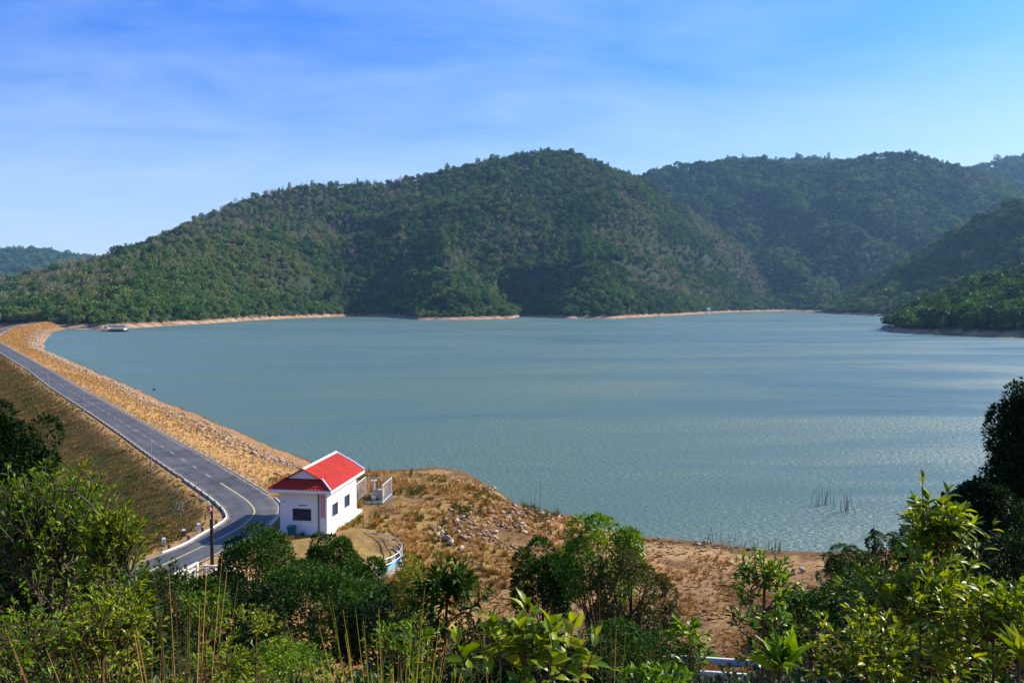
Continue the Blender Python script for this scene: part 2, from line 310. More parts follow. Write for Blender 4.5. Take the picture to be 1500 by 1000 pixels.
def near_ground(x, y):
    n = fbm(x * 0.09, y * 0.09) - 0.5; n2 = fbm(x * 0.6 + 5, y * 0.6, 3) - 0.5
    dc = out_dist(x, y, crest_poly)
    side = (x * 0.8 + y * 0.6) - (RR[:, 0].mean() * 0 + 0)    # placeholder, side of the dam decided below
    # upstream side: nearer to the right-hand road edge than to the left-hand one
    dl = seg_dist(x, y, resample(ROAD_L, 90)); dr = seg_dist(x, y, resample(ROAD_R, 90)); up = dr < dl
    slope = np.where(up, 3.35, 2.5)
    dd = np.maximum(dc - 1.6, 0)
    z = CREST - 0.09 - dd / slope - 0.04 * np.clip(dc, 0, 1.6) + n2 * 0.25 * sstep(1.5, 5, dc) + n * 0.8 * sstep(3, 15, dc)
    z = np.where(up, np.maximum(z, -8), np.maximum(z, -4.2 + n * 1.0))
    dp = out_dist(x, y, pad_poly)
    zp = 5.85 - np.maximum(dp, 0) / 3.1 + n2 * 0.35 * sstep(-1, 2, dp) + n * 0.9 * sstep(0, 6, dp)
    ds = out_dist(x, y, land_poly); zp = np.minimum(zp, np.where(ds < 0, -0.05 - 0.55 * ds, -0.3 * ds))   # the spit ends where its shore line runs
    z = np.maximum(z, np.maximum(zp, -8))
    dt = out_dist(x, y, tank_poly); z = np.maximum(z, 4.2 - np.maximum(dt, 0) / 2.2 + n2 * 0.15)
    ds = out_dist(x, y, land_poly)
    zb = np.where(ds < 0, np.minimum(0.075 * -ds, 2.3) + (n * 0.9 + n2 * 0.22) * sstep(2.0, 8, -ds), -0.22 * ds)
    z = np.maximum(z, np.maximum(zb, -8))
    z = np.maximum(z, hillside(x, y))
    under = (dc < 0.9)                                         # the road rests on the crest
    return np.where(under & (y > 48), np.minimum(z, CREST - 0.07), z), dc, dp, ds, up
# far hills, each as a shore line, a ridge line and the slope between, round the valley
T_H = 8.0
def lay(sky, d1, d0, **k): return dict(sky=sky, d1=d1, d0=d0, **k)
shore_far = [(-400, 560), (0, 770), (60, 772), (88, 729), (130, 729), (150, 710), (200, 765), (300, 900), (430, 1177), (520, 1330), (590, 1240), (612, 1080), (680, 1080), (748, 1150), (765, 1330), (830, 1177), (900, 1150), (990, 1390), (1060, 1750), (1150, 2000), (1260, 2000), (1400, 2000)]
LAYERS = {
 'main': lay([(-500, 470), (-200, 440), (-60, 424), (0, 412), (60, 396), (130, 380), (150, 377), (230, 349), (290, 321), (350, 297), (420, 276), (480, 270), (560, 269), (620, 258), (700, 240), (750, 230), (800, 221), (840, 225), (880, 240), (920, 256), (945, 266), (980, 290), (1030, 322), (1090, 362), (1140, 402), (1180, 440), (1215, 462), (1300, 480)],
             [(-500, 1100), (0, 1350), (230, 1500), (500, 1800), (800, 1950), (950, 2050), (1100, 2350), (1200, 2500)], shore_far, pw=1.15, spur=0.36, mat=0),
 'shoulder': lay([(-300, 470), (0, 438), (60, 425), (150, 388), (230, 358), (300, 346), (360, 345), (420, 362), (470, 396), (520, 440), (560, 470)],
             [(-300, 1000), (0, 1050), (230, 1180), (360, 1300), (520, 1400)], shore_far, pw=1.0, spur=0.25, mat=0),
 'spur': lay([(520, 480), (620, 446), (700, 412), (760, 380), (820, 350), (870, 334), (910, 340), (960, 372), (1020, 410), (1080, 436), (1130, 452), (1180, 475)],
             [(560, 1350), (700, 1350), (860, 1600), (1000, 1750), (1150, 2200)], shore_far, pw=1.0, spur=0.3, mat=0),
 'far': lay([(700, 300), (900, 262), (930, 262), (960, 251), (1000, 244), (1060, 238), (1130, 239), (1180, 246), (1240, 236), (1280, 227), (1330, 229), (1370, 241), (1420, 250), (1470, 268), (1500, 282), (1600, 320), (1800, 400)],
             [(700, 3000), (1000, 3000), (1280, 2850), (1500, 2900), (1800, 2900)], [(700, 2100), (1100, 2050), (1260, 2000), (1500, 2000), (1800, 2000)], pw=1.1, spur=0.3, mat=0),
 'beyond': lay([(850, 300), (1000, 262), (1040, 242), (1070, 234), (1100, 234), (1135, 239), (1180, 236), (1215, 236), (1260, 250), (1340, 262), (1400, 254), (1440, 244), (1470, 235), (1500, 232), (1560, 230), (1700, 240), (1900, 300)],
             [(850, 4000), (1300, 4000), (1500, 3900), (1900, 3700)], [(850, 3000), (1900, 3000)], pw=1.0, spur=0.2, mat=0),
 'right': lay([(1150, 475), (1200, 452), (1250, 426), (1290, 401), (1330, 376), (1380, 346), (1430, 316), (1470, 298), (1500, 291), (1560, 272), (1700, 240), (1900, 230)],
             [(1150, 2000), (1250, 1800), (1400, 1650), (1500, 1550), (1900, 1400)], [(1150, 1990), (1230, 1500), (1290, 1330), (1400, 1250), (1500, 1150), (1900, 900)], pw=1.1, spur=0.25, mat=0),
 'point': lay([(1270, 480), (1284, 476), (1300, 466), (1340, 446), (1380, 428), (1440, 406), (1500, 388), (1560, 370), (1700, 340), (1900, 330)],
             [(1270, 790), (1300, 780), (1400, 850), (1500, 880), (1900, 900)], [(1255, 900), (1284, 790), (1300, 690), (1322, 637), (1400, 596), (1500, 558), (1600, 530), (1900, 450)], pw=0.85, spur=0.15, mat=0, th=11),
 'distant': lay([(-900, 350), (-400, 355), (-60, 366), (0, 368), (50, 367), (80, 371), (140, 378), (200, 398), (300, 430)],
             [(-900, 4300), (300, 4300)], [(-900, 3000), (300, 3000)], pw=1.0, spur=0.15, mat=0),
}
def lay_height(k, px, d, x, y):
    l = LAYERS[k]; sp = np.array(l['sky'], float); a1 = np.array(l['d1'], float); a0 = np.array(l['d0'], float)
    d1 = np.interp(px, a1[:, 0], a1[:, 1]); d0 = np.interp(px, a0[:, 0], a0[:, 1]); py = np.interp(px, sp[:, 0], sp[:, 1])
    d0 = d0 + 14 * (fbm(px * 0.035 + 2, px * 0 + len(k), 3) - 0.5) * np.minimum(1, d0 / 900)
    gx = np.arange(-1000, 2001, 4.0); gd = np.interp(gx, a0[:, 0], a0[:, 1]); ker = np.hanning(61); ker /= ker.sum()
    ds = np.interp(px, gx, np.convolve(np.pad(gd, 30, 'edge'), ker, 'valid'))     # the slope follows the shore smoothly
    d1 = np.maximum(d1, ds + 60)
    zr = CAMH + (440 - py) / F * d1 - l.get('th', T_H)
    edge = sstep(sp[0, 0], sp[0, 0] + 25, px) * (1 - sstep(sp[-1, 0] - 25, sp[-1, 0], px))
    s = (d - ds) / (d1 - ds); sc = np.clip(s, 0, 1)
    bank = 3.4 * sstep(0, 22, d - d0)
    wx = x + 90 * (fbm(x / 210 + 50, y / 210, 3) - .5) * 2; wy = y + 90 * (fbm(x / 210 + 9, y / 210 + 70, 3) - .5) * 2
    ca, sa_ = math.cos(.6), math.sin(.6); nz = fbm((wx * ca + wy * sa_) / 300 + 7 * len(k), (wy * ca - wx * sa_) / 430 + 3, 3); sp_n = 1.15 - np.sqrt((2 * nz - 1) ** 2 + 0.02) * 2.4
    gul = fbm((wx * .8 - wy * .6) / 95, (wx * .6 + wy * .8) / 150, 2) - .5
    spur = 0.95 * l['spur'] * np.maximum(zr, 0) * (sp_n - 0.6) * sc * (1 - sc) * 1.6 * sstep(0.02, 0.2, sc) + 0.13 * np.maximum(zr, 0) * gul * sstep(0, .12, sc) * (1 - sstep(.75, 1, sc))
    z = bank + np.maximum(zr - 3.4, -3.0) * sc ** l['pw'] + spur
    z = np.where(s > 1, zr - 0.35 * (d - d1), z)
    shore = [((q - 750) / F * r, r) for q, r in a0]; near = d < d0 + 1150; cap = np.full(np.shape(z), 1e9)
    cap[near] = 3.4 * sstep(0, 20, d[near] - d0[near]) + 0.75 * np.maximum(seg_dist(x[near], y[near], shore) - 12, 0) + 900 * sstep(.5, .9, s[near]) * sstep(40, 160, seg_dist(x[near], y[near], shore)); z = np.minimum(z, cap)
    z = np.where(d < d0, 0.16 * (d - d0), z); s = np.where((s <= 0) & (d > d0), 1e-3, s)
    return z * edge + (1 - edge) * -30, s
def hills(px, d, x, y):
    best = np.full(np.shape(d), -40.0); which = np.full(np.shape(d), -1); sv = np.zeros(np.shape(d))
    for i, k in enumerate(LAYERS):
        z, s = lay_height(k, px, d, x, y); m = z > best
        best = np.where(m, z, best); which = np.where(m, i, which); sv = np.where(m, s, sv)
    return best, which, sv
def build_terrain():
    az = np.radians(np.concatenate([np.arange(-180, -45, 5), np.arange(-45, -38, .5), np.arange(-38, 38, .135), np.arange(38, 45, .5), np.arange(45, 180.1, 5)]))
    r = [0.6]
    while r[-1] < 5200:
        q = r[-1]; r.append(q * (1.05 if q < 35 else 1.0065 if q < 140 else 1.012 if q < 420 else 1.009 if q < 2300 else 1.02))
    r = np.array(r); A, R = np.meshgrid(az, r)
    X = R * np.sin(A); Y = R * np.cos(A)
    Yc = np.maximum(Y, 1e-3); px = np.where(Y > 0.2 * R, 750 + F * X / Yc, np.where(X > 0, 1899, -899)); px = np.clip(px, -899, 1899)
    far = R > 420; Z = np.full(R.shape, -9.0); grass = np.zeros(R.shape); sand = np.zeros(R.shape); rock = np.zeros(R.shape); which = np.full(R.shape, -1)
    nf = R < 900
    zn, dc, dp, ds, up = near_ground(X[nf], Y[nf]); Z[nf] = zn
    # what covers the near ground
    x, y = X[nf], Y[nf]; g = np.zeros(len(x)); sa = np.zeros(len(x)); ro = np.zeros(len(x))
    nn = fbm(x * 0.25, y * 0.25)
    crestg = (dc < 40)
    g = np.where(crestg & up, sstep(1.0, 3.6, zn + (nn - .5) * 2.5), 0); ro = np.where(crestg & up, 1 - sstep(1.0, 3.0, zn + (nn - .5) * 2), 0)
    g = np.where(crestg & ~up, 0.75, g)
    padm = dp < 14
    g = np.where(padm & (dp < dc), sstep(0.25, 0.6, nn + 0.16), g)
    sa = np.where((ds < 1.5) & (zn < 3.2) & (dp > 3) & (dc > 24), np.maximum(sstep(-14, -7, ds + (nn - .5) * 9), .4 * sstep(.52, .64, fbm(x * .11 + 30, y * .11))), sa); g = np.where((dc > 24) & (dp > 3) & (zn < 3.2) & (ds < 1.5), 0, g)
    hs_ = np.abs(zn - hillside(x, y)) < .3; sa = np.where(hs_, 0, sa); ro = np.where(hs_, 0, ro); g = np.where(hs_, .8, g)
    spit_rock = (dp > 2.5) & (dp < 24) & (x > -9 + (y - 80) * .08) & (y > 74); ro = np.where(spit_rock, sstep(.36, .5, nn), ro); g = np.where(spit_rock, g * .4, g)
    grass[nf] = g; sand[nf] = sa; rock[nf] = ro
    olive = np.zeros(R.shape); olive[nf] = np.where(hs_ | (crestg & ~up), sstep(1.0, 3.4, dc + (nn - .5) * 2) * np.where(hs_, 1, 1), np.where(padm & (dp < dc), .45, 0))
    fd = R[far] * np.cos(np.arctan((px[far] - 750) / F)); zf, wf, sf = hills(px[far], fd, X[far], Y[far])
    near_shore = np.minimum.reduce([np.where(fd - np.interp(px[far], *np.array(l['d0'], float).T) > -40, np.abs(fd - np.interp(px[far], *np.array(l['d0'], float).T)), 1e9) for l in LAYERS.values()])
    Zf = Z[far]; m = zf > Zf; Z[far] = np.where(m, zf, Zf); wt = which[far]; which[far] = np.where(m & (zf > -6), wf, -1)
    bank = np.zeros(R.shape); bank[far] = np.where(m, (1 - sstep(3.0, 3.9, zf)) * (1 - sstep(26, 40, near_shore)), 0); sand = np.maximum(sand, bank)
    nr, na = R.shape; V = np.stack([X, Y, Z], -1).reshape(-1, 3)
    i, j = np.meshgrid(np.arange(nr - 1), np.arange(na - 1), indexing='ij'); a = i * na + j
    Q = np.stack([a, a + 1, a + na + 1, a + na], -1).reshape(-1, 4)
    wq = np.where((which.ravel()[Q] >= 0).sum(1) > 2, which.ravel()[Q].max(1), -1)
    attr = np.stack([grass, sand, rock, olive], -1).reshape(-1, 4)
    def emit(name, q, m, **kw):
        u, inv = np.unique(q, return_inverse=True); me = mesh_np(name, V[u], inv.reshape(-1, 4), [m], True)
        at = me.color_attributes.new('cover', 'FLOAT_COLOR', 'POINT'); at.data.foreach_set('color', attr[u].astype(np.float32).ravel())
        return link(name, me, None, **kw)
    emit('ground', Q[wq < 0], M['ground'], kind='structure')
    for i in range(len(LAYERS)):
        q = Q[wq == i]
        if len(q): emit('hill', q, M['forestfloor'], kind='structure')
def ground_mat():
    m = bpy.data.materials.new('ground_cover'); m.use_nodes = True; nt = m.node_tree; N = nt.nodes; L = nt.links; b = N['Principled BSDF']
    b.inputs['Roughness'].default_value = 0.95; b.inputs['Specular IOR Level'].default_value = 0.05
    tc = N.new('ShaderNodeTexCoord')
    def noise(sc, det=6, ro=0.65, st=None):
        n = N.new('ShaderNodeTexNoise'); n.inputs['Scale'].default_value = sc; n.inputs['Detail'].default_value = det; n.inputs['Roughness'].default_value = ro
        if st:
            mp = N.new('ShaderNodeMapping'); mp.inputs['Scale'].default_value = st; L.new(tc.outputs['Object'], mp.inputs[0]); L.new(mp.outputs[0], n.inputs['Vector'])
        else: L.new(tc.outputs['Object'], n.inputs['Vector'])
        return n.outputs[0]
    def ramp(src, stops):
        r = N.new('ShaderNodeValToRGB'); e = r.color_ramp.elements
        while len(e) < len(stops): e.new(0.5)
        for k, (p, c) in enumerate(stops): e[k].position = p; e[k].color = (*c, 1)
        L.new(src, r.inputs[0]); return r.outputs[0]
    def mix(f, a, c):
        x = N.new('ShaderNodeMix'); x.data_type = 'RGBA'; L.new(f, x.inputs['Factor']); L.new(a, x.inputs['A']); L.new(c, x.inputs['B']); return x.outputs['Result']
    at = N.new('ShaderNodeAttribute'); at.attribute_name = 'cover'; sp = N.new('ShaderNodeSeparateColor'); L.new(at.outputs['Color'], sp.inputs[0])
    n1 = noise(0.22, 8, 0.7); n2 = noise(1.6, 7, 0.7); n3 = noise(0.5, 5, 0.6)
    soil = ramp(n2, [(0.3, (0.06, 0.032, 0.015)), (0.55, (0.135, 0.075, 0.034)), (0.75, (0.25, 0.15, 0.07))])
    gold = ramp(n2, [(0.28, (0.2, 0.10, 0.035)), (0.5, (0.38, 0.22, 0.085)), (0.72, (0.5, 0.33, 0.14))])
    oliv = ramp(n1, [(0.34, (0.14, 0.068, 0.02)), (0.5, (0.14, 0.1, 0.02)), (0.66, (0.12, 0.13, 0.02))])
    sand = ramp(n1, [(0.36, (0.15, 0.08, 0.033)), (0.5, (0.35, 0.2, 0.085)), (0.64, (0.56, 0.36, 0.16))])
    sand2 = ramp(n2, [(0.34, (0.14, 0.075, 0.03)), (0.62, (0.46, 0.285, 0.125))])
    md = N.new('ShaderNodeMix'); md.data_type = 'RGBA'; md.inputs['Factor'].default_value = 0.45; L.new(sand, md.inputs['A']); L.new(sand2, md.inputs['B'])
    rock = ramp(n2, [(0.35, (0.13, 0.07, 0.03)), (0.6, (0.34, 0.2, 0.09)), (0.75, (0.46, 0.3, 0.15))])
    gr = mix(at.outputs['Alpha'], gold, oliv)
    c = mix(sp.outputs[0], soil, gr); c = mix(sp.outputs[2], c, rock); c = mix(sp.outputs[1], c, md.outputs['Result'])
    gp = N.new('ShaderNodeNewGeometry'); sz = N.new('ShaderNodeSeparateXYZ'); L.new(gp.outputs['Position'], sz.inputs[0]); wn = N.new('ShaderNodeMath'); wn.operation = 'MULTIPLY_ADD'; wn.inputs[1].default_value = -0.5; L.new(n3, wn.inputs[0]); L.new(sz.outputs['Z'], wn.inputs[2])
    wt = N.new('ShaderNodeMapRange'); wt.inputs['From Min'].default_value = -0.1; wt.inputs['From Max'].default_value = 0.06; wt.inputs['To Min'].default_value = 0.42; wt.inputs['To Max'].default_value = 1.0; L.new(wn.outputs[0], wt.inputs['Value'])
    lt = N.new('ShaderNodeMath'); lt.operation = 'LESS_THAN'; lt.inputs[1].default_value = -1.0; L.new(sz.outputs['Z'], lt.inputs[0]); mxw = N.new('ShaderNodeMath'); mxw.operation = 'MAXIMUM'; L.new(wt.outputs[0], mxw.inputs[0]); L.new(lt.outputs[0], mxw.inputs[1])
    wm = N.new('ShaderNodeMix'); wm.data_type = 'RGBA'; wm.blend_type = 'MULTIPLY'; wm.inputs['Factor'].default_value = 1.0; L.new(c, wm.inputs['A']); L.new(mxw.outputs[0], wm.inputs['B']); c = wm.outputs['Result']
    L.new(c, b.inputs['Base Color'])
    bp = N.new('ShaderNodeBump'); bp.inputs['Strength'].default_value = 0.8; bp.inputs['Distance'].default_value = 0.15; L.new(n2, bp.inputs['Height']); L.new(bp.outputs[0], b.inputs['Normal'])
    return m
M['ground'] = ground_mat()
def floor_mat():
    m = mat('forest_floor', (0.045, 0.05, 0.024), 0.95, 0.05, 0, 0.05, 0, col2=(0.022, 0.036, 0.014)); nt = m.node_tree; N = nt.nodes; L = nt.links; b = N['Principled BSDF']
    src = b.inputs['Base Color'].links[0].from_socket; at = N.new('ShaderNodeAttribute'); at.attribute_name = 'cover'; sp = N.new('ShaderNodeSeparateColor'); L.new(at.outputs['Color'], sp.inputs[0])
    n = N.new('ShaderNodeTexNoise'); n.inputs['Scale'].default_value = 0.08; n.inputs['Detail'].default_value = 6; tc = N.new('ShaderNodeTexCoord'); L.new(tc.outputs['Object'], n.inputs['Vector'])
    r = N.new('ShaderNodeValToRGB'); r.color_ramp.elements[0].position = .35; r.color_ramp.elements[1].position = .65; r.color_ramp.elements[0].color = (0.2, 0.10, 0.055, 1); r.color_ramp.elements[1].color = (0.42, 0.27, 0.17, 1); L.new(n.outputs[0], r.inputs[0])
    x = N.new('ShaderNodeMix'); x.data_type = 'RGBA'; L.new(sp.outputs[1], x.inputs['Factor']); L.new(src, x.inputs['A']); L.new(r.outputs[0], x.inputs['B']); L.new(x.outputs['Result'], b.inputs['Base Color']); return m
M['forestfloor'] = floor_mat()
build_terrain()
# ------------------------------------------------------------------ water
def water():
    m = bpy.data.materials.new('lake_water'); m.use_nodes = True; nt = m.node_tree; N = nt.nodes; L = nt.links; b = N['Principled BSDF']
    b.inputs['IOR'].default_value = 1.33; b.inputs['Specular IOR Level'].default_value = 0.5
    tc = N.new('ShaderNodeTexCoord')
    def noise(sc, st, det=3, dist=0.0):
        mp = N.new('ShaderNodeMapping'); mp.inputs['Scale'].default_value = st; mp.inputs['Rotation'].default_value = (0, 0, 0.25); L.new(tc.outputs['Object'], mp.inputs[0])
        n = N.new('ShaderNodeTexNoise'); n.inputs['Scale'].default_value = sc; n.inputs['Detail'].default_value = det; n.inputs['Distortion'].default_value = dist; L.new(mp.outputs[0], n.inputs['Vector']); return n.outputs[0]
    rip = noise(2.0, (0.6, 1.25, 1), 6, 0.4); swell = noise(0.22, (0.5, 1.4, 1), 4); gust = noise(0.006, (0.7, 2.2, 1), 5, 1.2); gust2 = noise(0.03, (0.5, 2.4, 1), 4, 1.0)
    g = N.new('ShaderNodeMath'); g.operation = 'MULTIPLY_ADD'; g.inputs[1].default_value = 0.5; L.new(gust2, g.inputs[0]); L.new(gust, g.inputs[2])
    st = N.new('ShaderNodeMapRange'); st.inputs['From Min'].default_value = 0.55; st.inputs['From Max'].default_value = 0.95; st.inputs['To Min'].default_value = 0.3; st.inputs['To Max'].default_value = 1.0; L.new(g.outputs[0], st.inputs['Value'])
    b1 = N.new('ShaderNodeBump'); b1.inputs['Distance'].default_value = 0.2; L.new(swell, b1.inputs['Height']); L.new(st.outputs[0], b1.inputs['Strength'])
    b2 = N.new('ShaderNodeBump'); b2.inputs['Distance'].default_value = 0.5; L.new(rip, b2.inputs['Height']); L.new(st.outputs[0], b2.inputs['Strength']); L.new(b1.outputs[0], b2.inputs['Normal'])
    L.new(b2.outputs[0], b.inputs['Normal'])
    rr = N.new('ShaderNodeMapRange'); rr.inputs['From Min'].default_value = 0.55; rr.inputs['From Max'].default_value = 0.95; rr.inputs['To Min'].default_value = 0.25; rr.inputs['To Max'].default_value = 0.55; L.new(g.outputs[0], rr.inputs['Value']); L.new(rr.outputs[0], b.inputs['Roughness'])
    rp = N.new('ShaderNodeValToRGB'); rp.color_ramp.elements[0].position = 0.5; rp.color_ramp.elements[1].position = 1.0
    rp.color_ramp.elements[0].color = (0.074, 0.128, 0.098, 1); rp.color_ramp.elements[1].color = (0.098, 0.155, 0.12, 1); L.new(g.outputs[0], rp.inputs[0]); L.new(rp.outputs[0], b.inputs['Base Color'])
    return m
M['water'] = water()
mid = (RL + RR) / 2
wl = [tuple(p) for p in mid[:NR - 90:12] if p[1] > 85]
wp = [(-900, 900), (-3400, 3400), (3400, 4800), (3400, 60), (60, 40), (30, 62), (-4, 70), (-14, 76), (-22, 84)] + wl[::-1]
bm = bmesh.new(); vs = [bm.verts.new((x, y, 0)) for x, y in wp]; f = bm.faces.new(vs); bmesh.ops.triangulate(bm, faces=[f]); bm.normal_update()
for f in bm.faces:
    if f.normal.z < 0: f.normal_flip()
me = bpy.data.meshes.new('lake'); bm.to_mesh(me); bm.free(); me.materials.append(M['water']); link('lake', me, None, kind='structure')
# ------------------------------------------------------------------ road, markings, kerbs
def strip(name, a, b, za, m, **kw):
    a = np.asarray(a); b = np.asarray(b); n = len(a); za = np.broadcast_to(za, n)
    v = np.concatenate([np.c_[a, za], np.c_[b, za]]); i = np.arange(n - 1)
    q = np.stack([i, i + n, i + n + 1, i + 1], 1); me = mesh_np(name, v, q, [m], True)
    return link(name, me, None, **kw)
ro_ = strip('road', RL, RR, CREST, M['asphalt'], kind='structure'); at_ = ro_.data.attributes.new('across', 'FLOAT', 'POINT'); at_.data.foreach_set('value', np.r_[np.zeros(NR), np.ones(NR)].astype(np.float32))
wid = np.linalg.norm(RR - RL, axis=1)[:, None]; nrm = (RR - RL) / wid
sarc = np.r_[0, np.cumsum(np.linalg.norm(np.diff(mid, axis=0), axis=1))]
def cut(mask, off0, off1, base, sign):
    return base[mask] + sign * nrm[mask] * off0, base[mask] + sign * nrm[mask] * off1
allm = np.ones(NR, bool)
a, b = cut(allm, 0.18, 0.30, RL, 1); strip('edge_line', a, b, CREST + 0.006, M['line'], kind='structure')
a, b = cut(allm, 0.18, 0.30, RR, -1); strip('edge_line', a, b, CREST + 0.006, M['line'], kind='structure')
# centre marking: broken line on the dam, then a solid yellow line round the bend
def at_px(px, py):
    p = P(px, py, CREST)[:2]; return int(np.argmin(np.hypot(mid[:, 0] - p[0], mid[:, 1] - p[1])))
i_solid = at_px(323, 707)
s_solid = sarc[i_solid]
vv, qq = [], []
k = s_solid - 3.4
while k > 5:
    s = np.linspace(k, k - 1.9, 4); c = np.stack([np.interp(s, sarc, mid[:, j]) for j in (0, 1)], 1); nn = np.stack([np.interp(s, sarc, nrm[:, j]) for j in (0, 1)], 1)
    n0 = len(vv); vv += [(*p, CREST + 0.006) for p in c - nn * 0.075] + [(*p, CREST + 0.006) for p in c + nn * 0.075]
    qq += [(n0 + j, n0 + j + 4, n0 + j + 5, n0 + j + 1) for j in range(3)]; k -= 5.6
link('centre_line', mesh_np('centre_line', vv, np.array(qq), [M['yellow']]), None, kind='structure')
yl = smooth_line([P(*q, CREST)[:2] for q in [(323, 707), (345, 721), (362, 733), (372, 745), (371, 754), (357, 768), (335, 781), (300, 798), (262, 816), (207, 842), (150, 869)]], 0.6)
t = np.gradient(yl, axis=0); t /= np.linalg.norm(t, axis=1)[:, None]; nn = np.c_[t[:, 1], -t[:, 0]]
strip('yellow_line', yl - nn * .07, yl + nn * .07, CREST + 0.006, M['yellow'], kind='structure')
def kerb(name, line, w, h, m, **kw):
    line = np.asarray(line); t = np.gradient(line, axis=0); t /= np.linalg.norm(t, axis=1)[:, None]; nn = np.c_[t[:, 1], -t[:, 0]]; n = len(line)
    v = np.concatenate([np.c_[line - nn * w / 2, np.full(n, CREST - .2)], np.c_[line - nn * w / 2, np.full(n, CREST + h)], np.c_[line + nn * w / 2, np.full(n, CREST + h)], np.c_[line + nn * w / 2, np.full(n, CREST - .2)]])
    i = np.arange(n - 1); q = np.concatenate([np.stack([i + k * n, i + k * n + 1, i + (k + 1) * n + 1, i + (k + 1) * n], 1) for k in range(3)])
    return link(name, mesh_np(name, v, q, [m]), None, kind='structure', **kw)
iR0, iR1 = [int(np.argmin(np.hypot(*(RR - P(*q, CREST)[:2]).T))) for q in [(403, 731), (340, 801)]]
kerb('kerb', RR[iR0:iR1] + nrm[iR0:iR1] * 0.12, 0.1, 0.12, M['paint'])
iL0, iL1 = [int(np.argmin(np.hypot(*(RL - P(*q, CREST)[:2]).T))) for q in [(270, 702), (215, 818)]]
kerb('kerb', RL[iL0:iL1] - nrm[iL0:iL1] * 0.12, 0.1, 0.1, M['paint'])
kerb('kerb', RL[60:iL0 - 1] - nrm[60:iL0 - 1] * 0.12, 0.09, 0.06, M['concrete'])
kerb('kerb', RR[60:iR0 - 1] + nrm[60:iR0 - 1] * 0.12, 0.09, 0.06, M['concrete'])
def hz(x, y):
    z, *_ = near_ground(np.array([float(x)]), np.array([float(y)])); return float(z[0])
def hzv(x, y):
    return near_ground(np.asarray(x, float), np.asarray(y, float))[0]
# ------------------------------------------------------------------ control house
HB = P(480, 781, CREST); HW, HL, HH = 4.3, 7.3, 3.75
hang = math.radians(-8.5)
hr = thing('control_house', 'small white control house with a red tiled roof beside the road bend', 'house', (HB[0], HB[1], CREST - 0.02), hang)
# local axes: x to the right along the front wall (front right corner at 0), y back along the right wall
def wall_with_hole(length, height, holes, th=0.18):
    """upright wall panel along +x, outer face at y=0, thickness inwards (+y), rectangular openings"""
    mb = MB(); xs = sorted({0, length, *[h[0] for h in holes], *[h[2] for h in holes]}); zs = sorted({0, height, *[h[1] for h in holes], *[h[3] for h in holes]})
    for i in range(len(xs) - 1):
        for j in range(len(zs) - 1):
            cx, cz = (xs[i] + xs[i + 1]) / 2, (zs[j] + zs[j + 1]) / 2
            if any(h[0] < cx < h[2] and h[1] < cz < h[3] for h in holes): continue
            mb.box((xs[i], 0, zs[j]), (xs[i + 1], th, zs[j + 1]))
    return mb
def house_wall(length, holes, loc, rz):
    o = wall_with_hole(length, HH, holes).build('wall', M['white'], hr); o.location = loc; o.rotation_euler = (0, 0, rz); return o
def house_window(w, h, loc, rz, slats):
    f = MB(); t = 0.07
    f.box((-t, -.05, -t), (w + t, .03, 0)); f.box((-t, -.05, h), (w + t, .03, h + t)); f.box((-t, -.05, 0), (0, .03, h)); f.box((w, -.05, 0), (w + t, .03, h)); 
    o = f.build('window', M['trim'], hr); o.location = loc; o.rotation_euler = (0, 0, rz)
    link('pane', MB().box((0, .1, 0), (w, .12, h)).mesh('pane', M['dark']), o)
    for k in range(slats):
        mm = Matrix.Translation((0, .05, h * (k + .5) / slats)) @ Matrix.Rotation(math.radians(52), 4, 'X')
        link('slat', MB().box((0.01, -.055, -.004), (w - .01, .055, .004), mm).mesh('slat', M['louvre']), o)
fw = (-HW + 1.45, 1.12, -HW + 2.85, 2.0)
house_wall(HW, [(1.15, 1.05, 2.85, 2.1)], (-HW, 0, 0), 0)
house_window(1.7, 1.05, (-HW + 1.15, 0, 1.05), 0, 7)
rw = [(1.0, 1.1, 2.4, 2.25), (4.0, 1.1, 5.4, 2.25)]
house_wall(HL - .18, [(a - .18, b, c - .18, d) for a, b, c, d in rw], (0, .18, 0), math.pi / 2)
for a, b, c, d in rw: house_window(c - a, d - b, (0, a, b), math.pi / 2, 6)
house_wall(HL - .18, [], (-HW, HL, 0), -math.pi / 2)
house_wall(HW - .36, [], (-.18, HL, 0), math.pi)
MB().box((-HW - .25, -.12, -.35), (.3, HL + .8, 0.04)).build('plinth', M['trim'], hr)
MB().box((-.62, -.07, 0), (-.04, -.002, HH)).build('pilaster', M['white'], hr)
MB().tube([(-.78, -.06, .1), (-.78, -.06, HH)], .05, 8).build('drainpipe', M['postdark'], hr)
bn = MB().box((-.58, -.10, 1.35), (-.18, -.075, HH + .25)).build('hanging_banner', M['pink'], hr)
for x in (-.52, -.30): link('banner_stripe', MB().box((x, -.106, 1.4), (x + .07, -.101, HH + .2)).mesh('banner_stripe', M['redcloth']), bn)
MB().box((-HW + 1.75, -.03, 2.36), (-HW + 2.45, -.002, 2.42)).build('name_plate', M['postdark'], hr)
MB().box((-HW + .28, -.08, 2.62), (-HW + .38, -.002, 2.72)).build('wall_lamp', M['lightmetal'], hr)
MB().tube([(.06, 3.6, 2.5), (.2, 3.6, 2.55)], .05, 8).build('vent_pipe', M['lightmetal'], hr)
MB().tube([(.06, 2.75, .45), (.14, 2.75, .45)], .07, 8).build('vent_cap', M['lightmetal'], hr)
